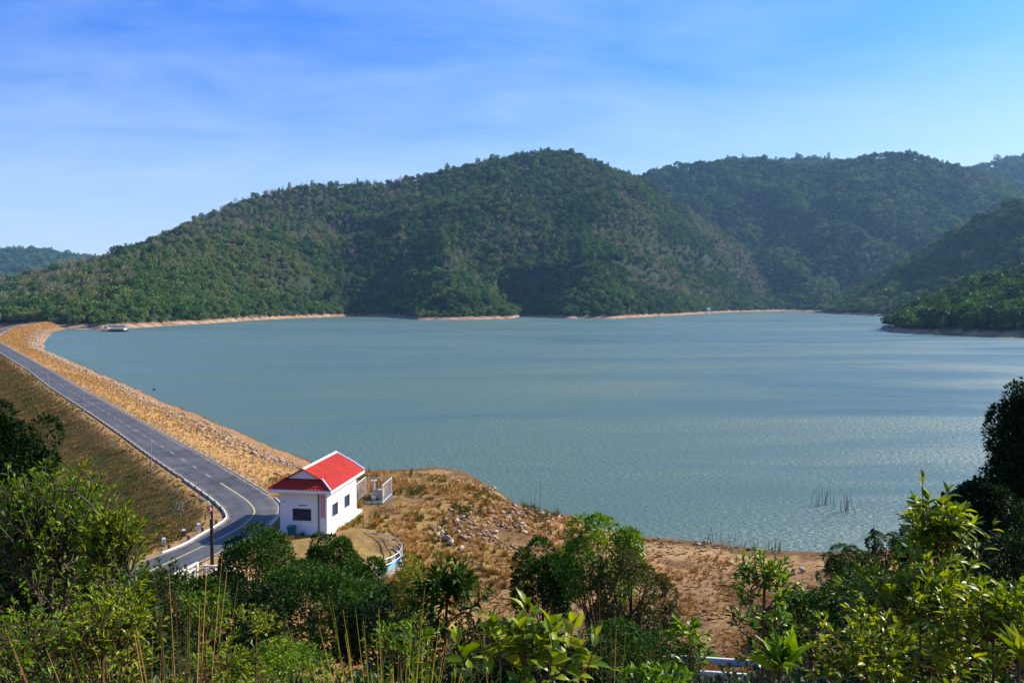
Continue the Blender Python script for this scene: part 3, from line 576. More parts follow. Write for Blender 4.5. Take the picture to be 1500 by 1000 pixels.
# roof: low hipped skirt, steeper gable on top, white fascia and verges; tile courses stepped
OV = 0.72; x0, x1, y0, y1 = -HW - OV, OV - .1, -OV, HL + .62
ez = HH + .12; gz = ez + .74; rz_ = gz + .86; gi = 1.15; xm = (x0 + x1) / 2
gx0, gx1, gy0 = x0 + gi, x1 - gi, y0 + 1.05
fas = MB(); ft = .05
fas.box((x0, y0, ez - .26), (x1, y0 + ft, ez + .02)); fas.box((x0, y1 - ft, ez - .26), (x1, y1, ez + .02)); fas.box((x0, y0 + ft, ez - .26), (x0 + ft, y1 - ft, ez + .02)); fas.box((x1 - ft, y0 + ft, ez - .26), (x1, y1 - ft, ez + .02))
fas.build('fascia', M['trim'], hr)
MB().box((x0 + ft, y0 + ft, ez - .16), (x1 - ft, y1 - ft, ez - .12)).build('soffit', M['white'], hr)
def slope_courses(lo0, lo1, hi0, hi1, n, th=.045):
    """one roof slope as stepped courses: each course is a thin slab tilted a little proud of the next"""
    lo0, lo1, hi0, hi1 = map(Vector, (lo0, lo1, hi0, hi1)); nm = (lo1 - lo0).cross(hi0 - lo0).normalized()
    if nm.z < 0: nm = -nm
    out = []
    for k in range(n):
        a, b = k / n, min(1, (k + 1) / n + .012); p = lo0.lerp(hi0, a); q = lo1.lerp(hi1, a); r = lo1.lerp(hi1, b); s = lo0.lerp(hi0, b)
        up0, up1 = nm * th, nm * .012
        m = MB(); v = [p, q, r, s, p + up0, q + up0, r + up1, s + up1]
        m.add(v, [(0, 3, 2, 1), (4, 5, 6, 7), (0, 1, 5, 4), (1, 2, 6, 5), (2, 3, 7, 6), (3, 0, 4, 7)])
        # ribs of the pantiles running down the slope
        w = (q - p).length; nrib = max(2, int(w / .3)); d = (q - p).normalized()
        for j in range(nrib):
            t = (j + .5) / nrib; c0 = p.lerp(q, t); c1 = s.lerp(r, t); u = d * .045
            m.add([c0 - u + up0, c0 + u + up0, c1 + u + up1, c1 - u + up1, c0 + up0 + nm * .03, c1 + up1 + nm * .03], [(0, 1, 4), (1, 2, 5, 4), (3, 0, 4, 5), (2, 3, 5)])
        out.append(m)
    return out
rf = MB().add([(x0 + .04, y0 + .04, ez - .02), (x1 - .04, y0 + .04, ez - .02), (x1 - .04, y1 - .04, ez - .02), (x0 + .04, y1 - .04, ez - .02), (gx0, gy0, gz - .03), (gx1, gy0, gz - .03), (gx1, y1 - .04, gz - .03), (gx0, y1 - .04, gz - .03), (xm, gy0 + .12, rz_ - .03), (xm, y1 - .04, rz_ - .03)],
    [(0, 1, 5, 4), (1, 2, 6, 5), (3, 0, 4, 7), (4, 5, 8), (5, 6, 9, 8), (7, 4, 8, 9), (2, 3, 7, 6), (6, 7, 9), (0, 3, 2, 1)]).build('roof', M['roof'], hr)
for lo0, lo1, hi0, hi1, n in [((x0, y0, ez), (x1, y0, ez), (gx0, gy0, gz), (gx1, gy0, gz), 4), ((x1, y0, ez), (x1, y1, ez), (gx1, gy0, gz), (gx1, y1, gz), 5), ((x0, y1, ez), (x0, y0, ez), (gx0, y1, gz), (gx0, gy0, gz), 5),
                            ((gx1 + .03, gy0 - .25, gz - .01), (gx1 + .03, y1, gz - .01), (xm, gy0 - .25, rz_), (xm, y1, rz_), 6), ((gx0 - .03, y1, gz - .01), (gx0 - .03, gy0 - .25, gz - .01), (xm, y1, rz_), (xm, gy0 - .25, rz_), 6)]:
    for c in slope_courses(lo0, lo1, hi0, hi1, n): link('tile_course', c.mesh('tile_course', M['roof']), rf)
link('gable', MB().add([(gx0 + .05, gy0 - .02, gz + .05), (gx1 - .05, gy0 - .02, gz + .05), (xm, gy0 - .02, rz_ - .06), (gx0 + .05, gy0 - .1, gz + .05), (gx1 - .05, gy0 - .1, gz + .05), (xm, gy0 - .1, rz_ - .06)], [(3, 4, 5), (0, 2, 1), (0, 1, 4, 3), (1, 2, 5, 4), (2, 0, 3, 5)]).mesh('gable', M['trim']), rf)
for s in (gx0 - .03, gx1 + .03):
    link('verge', MB().tube([(s, gy0 - .27, gz + .02), (xm, gy0 - .27, rz_ + .05)], .06, 5).mesh('verge', M['roof']), rf)
link('ridge_cap', MB().tube([(xm, gy0 - .3, rz_ + .05), (xm, y1 + .02, rz_ + .05)], .11, 8).mesh('ridge_cap', M['trim']), rf)
for (ax, gx_) in ((x1, gx1), (x0, gx0)):
    link('verge', MB().tube([(ax, y1, ez + .06), (gx_, y1, gz + .06), (xm, y1, rz_ + .06)], .09, 6).mesh('verge', M['trim']), rf)
    link('hip_cap', MB().tube([(ax, y0, ez + .06), (gx_, gy0 - .1, gz + .06)], .075, 6).mesh('hip_cap', M['trim'] if ax == x1 else M['roof']), rf)
hm = Matrix.Translation((HB[0], HB[1], CREST - .02)) @ Matrix.Rotation(hang, 4, 'Z')
def hp(x, y, z): return hm @ Vector((x, y, z))
# bin by the front wall
q = hp(-3.05, -.5, 0); q.z = hz(q.x, q.y)
t = thing('wheelie_bin', 'teal plastic bin standing against the white front wall of the house', 'bin', q, hang)
m = MB(); m.add([(-.24, -.2, 0), (.24, -.2, 0), (.24, .2, 0), (-.24, .2, 0), (-.31, -.28, .78), (.31, -.28, .78), (.31, .28, .78), (-.31, .28, .78)], [(0, 3, 2, 1), (4, 5, 6, 7), (0, 1, 5, 4), (1, 2, 6, 5), (2, 3, 7, 6), (3, 0, 4, 7)]); m.build('body', M['teal'], t)
MB().box((-.33, -.3, .78), (.33, .32, .84)).build('lid', M['teal'], t)
for s in (-.22, .22): MB().tube([(s - .03, .24, .09), (s + .03, .24, .09)], .09, 10).build('wheel', M['black'], t)
# caged valve stand behind the house
cg0 = P(521, 737, 5.85); cgx = P(558, 738, 5.85); ca = math.atan2(cgx[1] - cg0[1], cgx[0] - cg0[0])
t = thing('railed_cage', 'open white metal railing cage on a grey slab behind the house', 'cage', (cg0[0], cg0[1], 5.86), -.1)
cw, cd, chh = 2.75, 3.5, 1.9
MB().box((-.25, -.25, -.5), (cw + .25, cd + .25, .06)).build('slab', M['darkconc'], t)
for x in (0, cw):
    for y in (0, cd): MB().box((x - .04, y - .04, .06), (x + .04, y + .04, chh)).build('post', M['paint'], t)
    for z in (.18, chh - .03): MB().box((x - .03, .04, z - .03), (x + .03, cd - .04, z + .03)).build('rail', M['paint'], t)
    for k in range(1, 10): MB().tube([(x, cd * k / 10, .2), (x, cd * k / 10, chh - .06)], .018, 5).build('bar', M['paint'], t)
for y in (0, cd):
    for z in ((.18, chh - .03) if y else (.18,)): MB().box((.04, y - .025, z - .025), (cw - .04, y + .025, z + .025)).build('rail', M['lightmetal'], t)
for k in range(1, 8): MB().tube([(cw * k / 8, cd, .2), (cw * k / 8, cd, chh - .06)], .012, 5).build('bar', M['lightmetal'], t)
vv_ = Matrix.Translation((cg0[0], cg0[1], 5.92)) @ Matrix.Rotation(-.1, 4, 'Z')
t = thing('valve_stand', 'white valve stand with a handwheel standing inside the railing cage', 'valve', vv_ @ Vector((1.45, 1.5, 0)), -.1)
MB().box((-.22, -.22, 0), (.22, .22, .4)).build('base', M['trim'], t)
MB().tube([(0, 0, .4), (0, 0, 1.0), (0, 0, 1.0), (0, 0, 1.75)], [.1, .1, .14, .12], 10).build('pedestal', M['lightmetal'], t)
MB().tube([(0, 0, 1.75), (0, 0, 2.05)], .05, 8).build('spindle', M['lightmetal'], t)
w = MB(); ring = [(.27 * math.cos(k * math.pi / 8), .27 * math.sin(k * math.pi / 8), 1.95) for k in range(17)]; w.tube(ring, .025, 5); w.tube([(-.27, 0, 1.95), (.27, 0, 1.95)], .018, 5); w.tube([(0, -.27, 1.95), (0, .27, 1.95)], .018, 5); w.build('handwheel', M['trim'], t)
MB().box((.25, -.1, .3), (.95, .5, 1.0)).build('gearbox', M['concrete'], t)
# round settling tank with a railing in front of the house
TC = (-13.7, 64.8); TR = 4.75; TZ = 4.2
t = thing('round_tank', 'round concrete tank with a white ring railing below the house', 'tank', (TC[0], TC[1], TZ))
def ring_mesh(r0, r1, z0, z1, n=56):
    m = MB(); c = [(math.cos(2 * math.pi * k / n), math.sin(2 * math.pi * k / n)) for k in range(n)]; v = []
    for r, z in ((r1, z0), (r1, z1), (r0, z1), (r0, z0)): v += [(x * r, y * r, z) for x, y in c]
    f = [(b * n + k, b * n + (k + 1) % n, ((b + 1) % 4) * n + (k + 1) % n, ((b + 1) % 4) * n + k) for b in range(4) for k in range(n)]
    return m.add(v, f)
ring_mesh(TR - .2, TR, -2.6, .62).build('wall', M['concrete'], t)
ring_mesh(TR + .002, TR + .03, -.9, -.55).build('painted_band', M['bluepaint'], t)
ring_mesh(.1, TR - .2, .2, .3).build('floor', mat('tank_soil', (0.26, 0.15, 0.06), 0.95, 0.05, 0.5, 1.2, 0.8, col2=(0.10, 0.055, 0.022)), t)
ring_mesh(TR - .9, TR - .22, .3, .36).build('channel', M['bluepaint'], t)
for z in (1.08, 1.55):
    MB().tube([(TR * .98 * math.cos(k * math.pi / 36), TR * .98 * math.sin(k * math.pi / 36), z) for k in range(73)], .045, 6, False).build('rail', M['lightmetal'], t)
for k in range(22):
    a = 2 * math.pi * k / 22; x, y = TR * .98 * math.cos(a), TR * .98 * math.sin(a); MB().tube([(x, y, .6), (x, y, 1.55)], .03, 6).build('post', M['lightmetal'], t)
# bridge parapets where the road leaves the bend
def parapet(name, label, a, b, z, n, panel):
    a = np.array(a[:2]); b = np.array(b[:2]); L_ = float(np.linalg.norm(b - a)); t = thing(name, label, 'railing', (a[0], a[1], z), math.atan2(*(b - a)[::-1]))
    for k in range(n + 1):
        x = L_ * k / n; MB().box((x - .1, -.1, -.35), (x + .1, .1, .86)).build('post', M['paint'], t)
    for k in range(n):
        for zz in (.78, .40):
            MB().box((L_ * k / n + .1, -.07, zz - .07), (L_ * (k + 1) / n - .1, .07, zz + .07)).build('rail', M['paint'], t)
    if panel: MB().box((L_ * (n - 1) / n + .1, -.05, -.35), (L_ - .1, .05, .22)).build('panel', M['concrete'], t)
parapet('road_parapet', 'white concrete parapet along the road edge, its near end panel solid below', P(190, 871, CREST + .9), P(288, 822, CREST + .9), CREST, 6, True)
parapet('road_parapet', 'short white parapet at the foot of the black lamp post', P(300, 826, CREST + .75), P(342, 828, CREST + .75), CREST - .15, 3, False)
# arched barred gate down the bank below the parapet
ag = P(302, 893, 4.3)
t = thing('arched_gate', 'arched rusty bar gate in the shade below the road parapet', 'gate', (ag[0], ag[1], hz(ag[0], ag[1]) - .05), -.15)
arc = [(.65 * math.cos(math.pi * k / 14), 0, 1.75 + .4 * math.sin(math.pi * k / 14)) for k in range(15)]
MB().tube([(.65, 0, 0)] + arc + [(-.65, 0, 0)], .05, 6).build('frame', M['concrete'], t)
for k in range(-3, 4):
    x = k * .17; MB().tube([(x, 0, .05), (x, 0, 1.72 + .4 * math.sqrt(max(0, 1 - (x / .65) ** 2)))], .022, 5).build('bar', M['postdark'], t)
MB().box((-.62, -.03, .9), (.62, .03, .96)).build('rail', M['postdark'], t)
# blue basin near the foot of the slope
bp0 = P(985, 958, 3.0); bz = max(hz(12.5, 51.5), 2.2) + .25
t = thing('blue_basin', 'long shallow basin with pale blue painted sides at the foot of the slope', 'basin', (bp0[0] - .3, bp0[1] - 1.6, bz), -.16)
bw, bd = 5.6, 2.0
for a_, b_ in (((0, 0, -1.2), (bw, .15, .12)), ((0, bd, -1.2), (bw, bd + .15, .12)), ((0, .15, -1.2), (.15, bd, .12)), ((bw - .15, .15, -1.2), (bw, bd, .12))): MB().box(a_, b_).build('rim', M['paint'], t)
MB().box((.15, .15, -1.1), (bw - .15, bd, -.75)).build('floor', M['darkconc'], t)  # dark floor tone carries the shadow inside the basin
for a_, b_ in (((.16, bd - .03, -.74), (bw - .16, bd - .003, .06)), ((.153, .2, -.74), (.18, bd - .05, .06)), ((bw - .18, .2, -.74), (bw - .153, bd - .05, .06))): MB().box(a_, b_).build('painted_side', M['bluepaint'], t)
# ------------------------------------------------------------------ lamp posts, guard posts, markers
def lamp(px, py, h, label, side=1):
    p = P(px, py, 5.75); z = hz(p[0], p[1]); t = thing('street_lamp', label, 'street lamp', (p[0], p[1], z - .05), math.atan2(.8, .6), 'lamp posts along the dam road')
    MB().tube([(0, 0, 0), (0, 0, .25)], .13, 8).build('base', M['concrete'], t)
    MB().tube([(0, 0, .2), (0, 0, h * .93), (.15, 0, h * .98), (.9, 0, h)], [.05, .035, .03, .025], 7).build('pole', M['galv'], t)
    hd = MB().tube([(.85, 0, h + .01), (1.05, 0, h + .03), (1.4, 0, h + .02)], [.05, .1, .06], 8).build('lamp_head', M['galv'], t)
    link('lens', MB().box((1.0, -.05, h - .08), (1.3, .05, h - .05)).mesh('lens', M['trim']), hd)
for px, py, lb in [(222, 690, 'nearest grey lamp post on the grass shoulder of the dam road'), (124, 615, 'second grey lamp post up the dam road from the bend'), (71, 574, 'third grey lamp post along the dam road, small and thin'), (38, 551, 'fourth grey lamp post along the dam road near the far bend'), (15, 532, 'farthest grey lamp post in view on the dam road')]: lamp(px, py, 5.6, lb)
p = P(311, 829, CREST)
t = thing('street_lamp', 'thick black lamp post at the road edge with a long arm over the verge', 'street lamp', (p[0], p[1], hz(p[0], p[1]) - .05), math.radians(165))
MB().tube([(0, 0, 0), (0, 0, 4.85)], [.14, .12], 10).build('pole', M['black'], t)
MB().tube([(0, .16, 3.9), (0, .16, 5.0), (.12, .16, 5.2), (1.25, .1, 5.5)], [.06, .055, .05, .04], 7).build('arm', M['lightmetal'], t)
MB().tube([(1.2, .1, 5.5), (1.4, .1, 5.53), (1.7, .1, 5.55)], [.05, .1, .06], 8).build('lamp_head', M['postdark'], t)
MB().box((-.12, .1, 4.5), (.12, .3, 4.75)).build('junction_box', M['redcloth'], t)
gp0 = MB().box((-.09, -.09, -.3), (.09, .09, .45)).mesh('guard_post', M['postdark'])
gp1 = MB().box((-.09, -.09, -.3), (.09, .09, .45)).mesh('guard_post', M['concrete'])
i_far = int(np.argmin(np.abs(mid[:, 1] - 235)))
def guard(line, sgn, off, step, i0, i1, lab, grp, me):
    s = sarc[i0]
    while s < sarc[i1]:
        x, y = [np.interp(s, sarc, line[:, j]) + sgn * off * np.interp(s, sarc, nrm[:, j]) for j in (0, 1)]
        o = link('guard_post', me, None); tagged(o, lab, 'post', grp); o.location = (x, y, CREST - .12); o.rotation_euler = (0, 0, .64); s += step
guard(RL, -1, .55, 2.5, i_far, iL0 + 32, 'short dark guard post in the row on the grass side of the dam road', 'dark guard posts on the grass side', gp0)
guard(RR, 1, .55, 2.5, i_far, iR0 - 4, 'short pale guard post in the row on the lake side of the dam road', 'pale guard posts on the lake side', gp1)
for px, py, lb in [(240, 797, 'white marker stone on the verge closest to the leafy bush'), (291, 775, 'pale marker stone on the verge nearest the bend tip'), (269, 784, 'dark marker stone with a white cap between two pale ones')]:
    p = P(px, py + 4, 5.7); t = thing('marker_post', lb, 'marker', (p[0], p[1], hz(p[0], p[1]) - .1), .5, 'marker stones on the verge')
    dk = 'dark' in lb
    MB().box((-.16, -.12, 0), (.16, .12, .62)).build('body', M['postdark' if dk else 'paint'], t)
    MB().add([(-.17, -.13, .62), (.17, -.13, .62), (.17, .13, .62), (-.17, .13, .62), (-.1, -.07, .74), (.1, -.07, .74), (.1, .07, .74), (-.1, .07, .74)], [(0, 1, 5, 4), (1, 2, 6, 5), (2, 3, 7, 6), (3, 0, 4, 7), (4, 5, 6, 7), (0, 3, 2, 1)]).build('cap', M['paint'], t)
p = P(266, 785, 4.6); z = hz(p[0], p[1])
t = thing('sign_frame', 'weathered pale slatted frame on a thin leaning post in the hollow', 'sign', (p[0], p[1], z), .2)
MB().tube([(0, 0, -.1), (-.1, 0, 1.2), (-.22, .05, 2.2)], .05, 6).build('post', M['oldwood'], t)
for k, (a_, b_) in enumerate([((-.75, 0, 1.75), (.25, 0, 1.7)), ((-.65, 0, 2.35), (.2, 0, 2.4)), ((-.55, 0, 1.7), (-.35, 0, 2.5)), ((-.25, 0, 1.7), (-.05, 0, 2.5)), ((.05, 0, 1.65), (.2, 0, 2.45))]): MB().tube([a_, b_], .045, 5).build('slat', M['concrete'], t)
# ------------------------------------------------------------------ afloat and at the far shore
p = P(174, 485.5, 0); p = p * np.array([1, 1, 0])
t = thing('houseboat', 'long blue roofed houseboat with white sides moored at the far shore', 'boat', p, -.15)
m = MB(); n = 9; hv = []
for z, w in ((-.5, 2.2), (1.5, 2.6)):
    hv += [(-8.3, -w, z), (7.2, -w, z), (8.6, 0, z + .1), (7.2, w, z), (-8.3, w, z)]
m.add(hv, [(0, 4, 3, 2, 1), (5, 6, 7, 8, 9)] + [(k, (k + 1) % 5, 5 + (k + 1) % 5, 5 + k) for k in range(5)]); m.build('hull', M['navy'], t)
cb = MB().box((-7, -2.1, 1.5), (6.2, 2.1, 2.6)).build('cabin', M['white'], t)
for k in range(6):
    x = -6.4 + k * 2.1; link('window', MB().box((x, -2.13, 1.8), (x + 1.0, -2.11, 2.35)).mesh('window', M['navy']), cb)
for k in range(7):
    for s in (-2.3, 2.3): MB().box((-7 + k * 2.15 - .08, s - .08, 1.0), (-7 + k * 2.15 + .08, s + .08, 3.75)).build('post', M['paint'], t)
m = MB(); rv = []
for x in (-8.4, 7.6):
    rv += [(x, 2.7 * math.cos(math.pi * k / 8), 3.7 + 1.5 * math.sin(math.pi * k / 8)) for k in range(9)]
m.add(rv, [(k, k + 1, 10 + k, 9 + k) for k in range(8)] + [tuple(range(9)), tuple(range(17, 8, -1)), (0, 9, 17, 8)]); m.build('roof', M['canopy'], t)
p = P(156, 484.5, 0)
t = thing('raft_shelter', 'small pointed pale tarpaulin shelter on a raft next to the houseboat', 'shelter', (p[0], p[1], 0), .2)
MB().box((-4, -2.2, -.2), (4, 2.2, .6)).build('raft', M['oldwood'], t)
m = MB(); m.add([(-2.6, -1.8, 1.6), (2.2, -1.8, 1.6), (2.2, 1.8, 1.6), (-2.6, 1.8, 1.6), (-.4, 0, 5.4)], [(0, 1, 4), (1, 2, 4), (2, 3, 4), (3, 0, 4), (0, 3, 2, 1)]); m.build('canopy', M['whitestone'], t)
for x in (-2.4, 2.0):
    for y in (-1.6, 1.6): MB().tube([(x, y, .6), (x, y, 1.7)], .1, 6).build('pole', M['oldwood'], t)
p = P(1025, 456, 3)
t = thing('shore_hut', 'tiny white hut among the trees on the far bank', 'hut', (p[0], 1620, 6), .3)
MB().box((-3, -2.5, -3), (3, 2.5, 3.2)).build('wall', M['white'], t)
MB().add([(-3.5, -3, 3.1), (3.5, -3, 3.1), (3.5, 3, 3.1), (-3.5, 3, 3.1), (-3.5, 0, 5), (3.5, 0, 5)], [(0, 1, 5, 4), (2, 3, 4, 5), (0, 4, 3), (1, 2, 5), (0, 3, 2, 1)]).build('roof', M['whitestone'], t)
for px, py, lb in [(226, 571, 'small dark buoy floating off the dam face'), (1280, 780, 'dark float near the bushy shore')]:
    p = P(px, py, 0); m = bmesh.new(); bmesh.ops.create_uvsphere(m, u_segments=10, v_segments=7, radius=.42 if 'tiny' not in lb else .4); me = bpy.data.meshes.new('buoy'); m.to_mesh(me); m.free(); me.materials.append(M['black' if 'dark' in lb else 'paint'])
    t = thing('buoy', lb, 'buoy', (p[0], p[1], .1)); link('float', me, t); MB().tube([(0, 0, .3), (0, 0, .75)], .04, 6).build('ring', M['postdark'], t)
p = P(198, 575, .6); o = MB().tube([(0, 0, -.8), (.03, 0, 1.6)], [.1, .07], 7).build('mooring_stake', M['oldwood']); o.location = (p[0], p[1], .5); tagged(o, 'dark wooden stake standing at the waterline of the dam face', 'stake')
# ------------------------------------------------------------------ stones
def stone_np(seed, n=2):
    m = bmesh.new(); bmesh.ops.create_icosphere(m, subdivisions=n, radius=1); r = np.random.default_rng(seed)
    v = np.array([p.co[:] for p in m.verts]); f = np.array([[q.index for q in p.verts] for p in m.faces]); m.free()
    for _ in range(10):
        d = r.normal(size=3); d /= np.linalg.norm(d); c = r.uniform(.32, .7); k = v @ d; v = v - np.outer(np.maximum(k - c, 0), d)
    return v * np.array([1, .8, .6]), f
STN = [stone_np(k, 1) for k in range(6)]
def scatter_stones(name, pts, sizes, m, **kw):
    V, Q, n = [], [], 0
    for (x, y, z), s in zip(pts, sizes):
        v, f = STN[random.randrange(6)]; a = random.uniform(0, 6.28); c, sn = math.cos(a), math.sin(a); R = np.array([[c, -sn, 0], [sn, c, 0], [0, 0, 1]])
        V.append((v * s * RNG.uniform(.75, 1.25, 3)) @ R.T + (x, y, z)); Q.append(f + n); n += len(v)
    return link(name, mesh_np(name, np.concatenate(V), np.concatenate(Q), [m]), None, **kw)
def dam_stones():
    # riprap: stones along the waterline of the upstream face
    s = RNG.uniform(150, sarc[-1] - 40, 15000); o = np.abs(RNG.normal(0, 1, 15000)); near = np.interp(s, sarc, mid[:, 1])
    off = 24.3 - o * np.interp(near, [90, 200, 400], [8.0, 5.5, 4.0])
    x = np.interp(s, sarc, RR[:, 0]) + off * np.interp(s, sarc, nrm[:, 0]); y = np.interp(s, sarc, RR[:, 1]) + off * np.interp(s, sarc, nrm[:, 1])
    z = hzv(x, y); k = (z > -.5) & (y > 88) & (y < 720) & (z < 4.6) & (fbm(x * .13, y * .13) + .12 * (z < 1.5) > .40); x, y, z = x[k], y[k], z[k]
    sz = (RNG.gamma(2.6, .10, len(x)) + .12) * np.clip(y / 260, 1, 1.8)
    scatter_stones('riprap', np.c_[x, y, z + .05], sz, M['stone'], kind='stuff')
    # tumbled rocks on the nose of the spit and below it
    x = RNG.uniform(-14, 9, 11000); y = RNG.uniform(70, 118, 11000); z = hzv(x, y)
    dp = out_dist(x, y, pad_poly); ds = out_dist(x, y, land_poly)
    w = np.exp(-((dp - 9) / 7.5) ** 2) * (dp > 1.2) * (x > -13 + (y - 72) * .22) * (z > -.4) * (ds < 2)
    k = RNG.random(len(x)) < w * sstep(.42, .62, fbm(x * .2 + 8, y * .2)) * .8; x, y, z = x[k], y[k], z[k]
    scatter_stones('rock_spill', np.c_[x, y, z + .04], RNG.gamma(2.2, .09, len(x)) + .09, M['stone'], kind='stuff')
    x = RNG.uniform(-12, 46, 900); y = RNG.uniform(52, 90, 900); z = hzv(x, y); ds = out_dist(x, y, land_poly); k = (z < 3) & (ds < 0) & (out_dist(x, y, pad_poly) > 6) & (fbm(x * .12 + 3, y * .12 + 9) > .52); x, y, z = x[k], y[k], z[k]
    scatter_stones('beach_stones', np.c_[x, y, z + .02], RNG.gamma(2.4, .05, len(x)) + .04, M['stone'], kind='stuff')
dam_stones()
BST = [mesh_np('boulder', *stone_np(40 + k, 2), [M['whitestone']]) for k in range(4)]
spots = [(636, 783, .55), (648, 790, .5), (655, 797, .75), (662, 803, .6), (668, 781, .55), (679, 776, .45), (676, 808, .5), (690, 790, .35), (652, 778, .4), (712, 786, .45), (724, 783, .5), (1176, 838, .62), (1150, 836, .5), (1142, 843, .42), (1163, 841, .35), (1197, 837, .3), (1088, 832, .4), (1072, 826, .45), (1064, 833, .36), (628, 855, .55), (643, 812, .4)]
blab = {11: 'largest round white boulder by the dark round bush on the flat', 15: 'small white stone closest to the dark round bush', 19: 'pale boulder just right of the yellow flowering shrub', 8: 'topmost white boulder of the spill on the grassy slope', 2: 'largest white boulder in the spill on the grassy slope'}
for k, (px, py, r) in enumerate(spots):
    p = P(px, py, 2.2 if py < 815 else 1.8); z = hz(p[0], p[1])
    for _ in range(4): p = P(px, py, z); z = hz(p[0], p[1])
    o = link('boulder', BST[k % 4], None); o.location = (p[0], p[1], z + r * .3); r *= .82; o.scale = (r * random.uniform(.8, 1.2), r, r * random.uniform(.8, 1.1)); o.rotation_euler = (random.uniform(-.3, .3), random.uniform(-.3, .3), k * 1.3)
    tagged(o, blab.get(k, 'white boulder in the spill below the grassy spit' if px < 800 else 'pale boulder lying on the bare flat before the beach'), 'boulder', 'white boulders on the slope' if px < 800 else 'pale boulders on the flat')
# ------------------------------------------------------------------ foliage building
def unit(v): return v / (np.linalg.norm(v, axis=-1, keepdims=True) + 1e-9)
def leaf_tpl(kind):
    """blade along +y, unit length, width 1 (scaled later)"""
    if kind == 'tiny': return np.array([(0, 0, 0), (-.5, .45, .1), (.5, .45, .1), (0, 1, -.08)], float), np.array([(0, 3, 1), (0, 2, 3)])
    rows = {'oval': [(0, .04), (.16, .30), (.42, .5), (.68, .40), (.88, .16)], 'lance': [(0, .05), (.2, .36), (.45, .5), (.72, .34), (.9, .13)]}[kind]
    v = []; f = []
    for y, w in rows:
        d = -0.28 * y * y; v += [(-w, y, d + .32 * w * .6), (0, y, d), (w, y, d + .32 * w * .6)]
    n = len(rows)
    for i in range(n - 1):
        a = i * 3; f += [(a, a + 1, a + 4), (a, a + 4, a + 3), (a + 1, a + 2, a + 5), (a + 1, a + 5, a + 4)]
    v.append((0, 1, -.3)); t = len(v) - 1; a = (n - 1) * 3; f += [(a, a + 1, t), (a + 1, a + 2, t)]
    return np.array(v, float), np.array(f)
TPL = {k: leaf_tpl(k) for k in ('tiny', 'oval', 'lance')}
def frames(pos, axis, length, width, rng, up=(0, 0, 1), jit=.45):
    """leaf matrices (n,3,4): columns x (width), y (blade axis), z (upper side), place"""
    n = len(pos); y = unit(axis); u = np.tile(np.array(up, float), (n, 1)) + rng.normal(0, jit, (n, 3)); x = unit(np.cross(y, u)); z = np.cross(x, y)
    L_ = np.broadcast_to(length, n)[:, None]; W_ = np.broadcast_to(width, n)[:, None]
    return np.stack([x * W_, y * L_, z * L_, pos], -1)
def merge_leaves(name, mats4, tpl, m, parent=None, **kw):
    tv, tf = TPL[tpl]; n = len(mats4); v = np.einsum('nij,vj->nvi', mats4[:, :, :3], tv) + mats4[:, None, :, 3]
    f = (tf[None] + (np.arange(n) * len(tv))[:, None, None]).reshape(-1, 3)
    return link(name, mesh_np(name, v.reshape(-1, 3), f, [m], tpl != 'tiny'), parent, **kw)
def tubes_mesh(name, segs, m, n=5):
    """segs: list of (points, radii)"""
    mb = MB()
    for pts, r in segs: mb.tube(pts, r, n, False)
    return mb.mesh(name, m, True)
def crown_np(c, rad, nclump, nleaf, size, rng, asp=.5, flat=.0, clump=.34, low=-.55):
    """leaves of a crown: lumps spread over an uneven ellipsoid, leaves over the outside of each lump"""
    c = np.array(c, float); rad = np.array(rad, float)
    d = unit(rng.normal(size=(nclump * 3, 3))); d = d[d[:, 2] > low][:nclump]; nclump = len(d)
    cc = d * rng.uniform(.5, .95, (nclump, 1)) ** .7; cr = rng.uniform(.6, 1.25, nclump) * clump
    w = cr ** 2; k = rng.choice(nclump, nleaf, p=w / w.sum()); dd = unit(rng.normal(size=(nleaf, 3)) + d[k] * .55 + np.array([0, 0, .25]))
    p = cc[k] + dd * (cr[k] * rng.uniform(.6, 1.08, nleaf) ** .5)[:, None]
    pos = c + p * rad; ax = unit(dd + rng.normal(0, .55, (nleaf, 3)) + np.array([0, 0, -.1]))
    ln = size * rng.uniform(.65, 1.35, nleaf); up = unit(dd * .8 + np.array([0, 0, .7]))
    n = nleaf; y = ax; u = up + rng.normal(0, .4, (n, 3)); x = unit(np.cross(y, u)); z = np.cross(x, y)
    return np.stack([x * (ln * asp)[:, None], y * ln[:, None], z * ln[:, None], pos], -1), c + cc * rad
def leafy_tree(name, label, cat, base, c, rad, nclump, nleaf, size, m, seed, asp=.5, bark='bark', trunk_r=.14, clump=.34, group=None, tpl='tiny', low=-.55):
    rng = np.random.default_rng(seed); base = np.array(base, float); c = np.array(c, float) - base
    t = thing(name, label, cat, base, 0, group); lm, cc = crown_np(c, rad, nclump, nleaf, size, rng, asp, clump=clump, low=low)
    merge_leaves('crown', lm, tpl, m, t)
    top = c + np.array([0, 0, rad[2] * .35]); fork = c * .45 + np.array([rng.normal(0, .1), rng.normal(0, .1), 0]); segs = [([(0, 0, -.4), fork * .5, fork, c, top], [trunk_r, trunk_r * .85, trunk_r * .75, trunk_r * .45, trunk_r * .12])]
    for q in cc[rng.permutation(len(cc))[:26]]:
        s = fork + (c - fork) * rng.uniform(0, 1); mid_ = (s + q) / 2 + np.array([0, 0, -.1 * rad[2]]) + rng.normal(0, .06, 3) * rad
        segs.append(([s, mid_, q], [trunk_r * .35, trunk_r * .22, trunk_r * .06]))
    link('trunk', tubes_mesh('trunk', segs, M[bark]), t); return t
LEAF_ME = {}
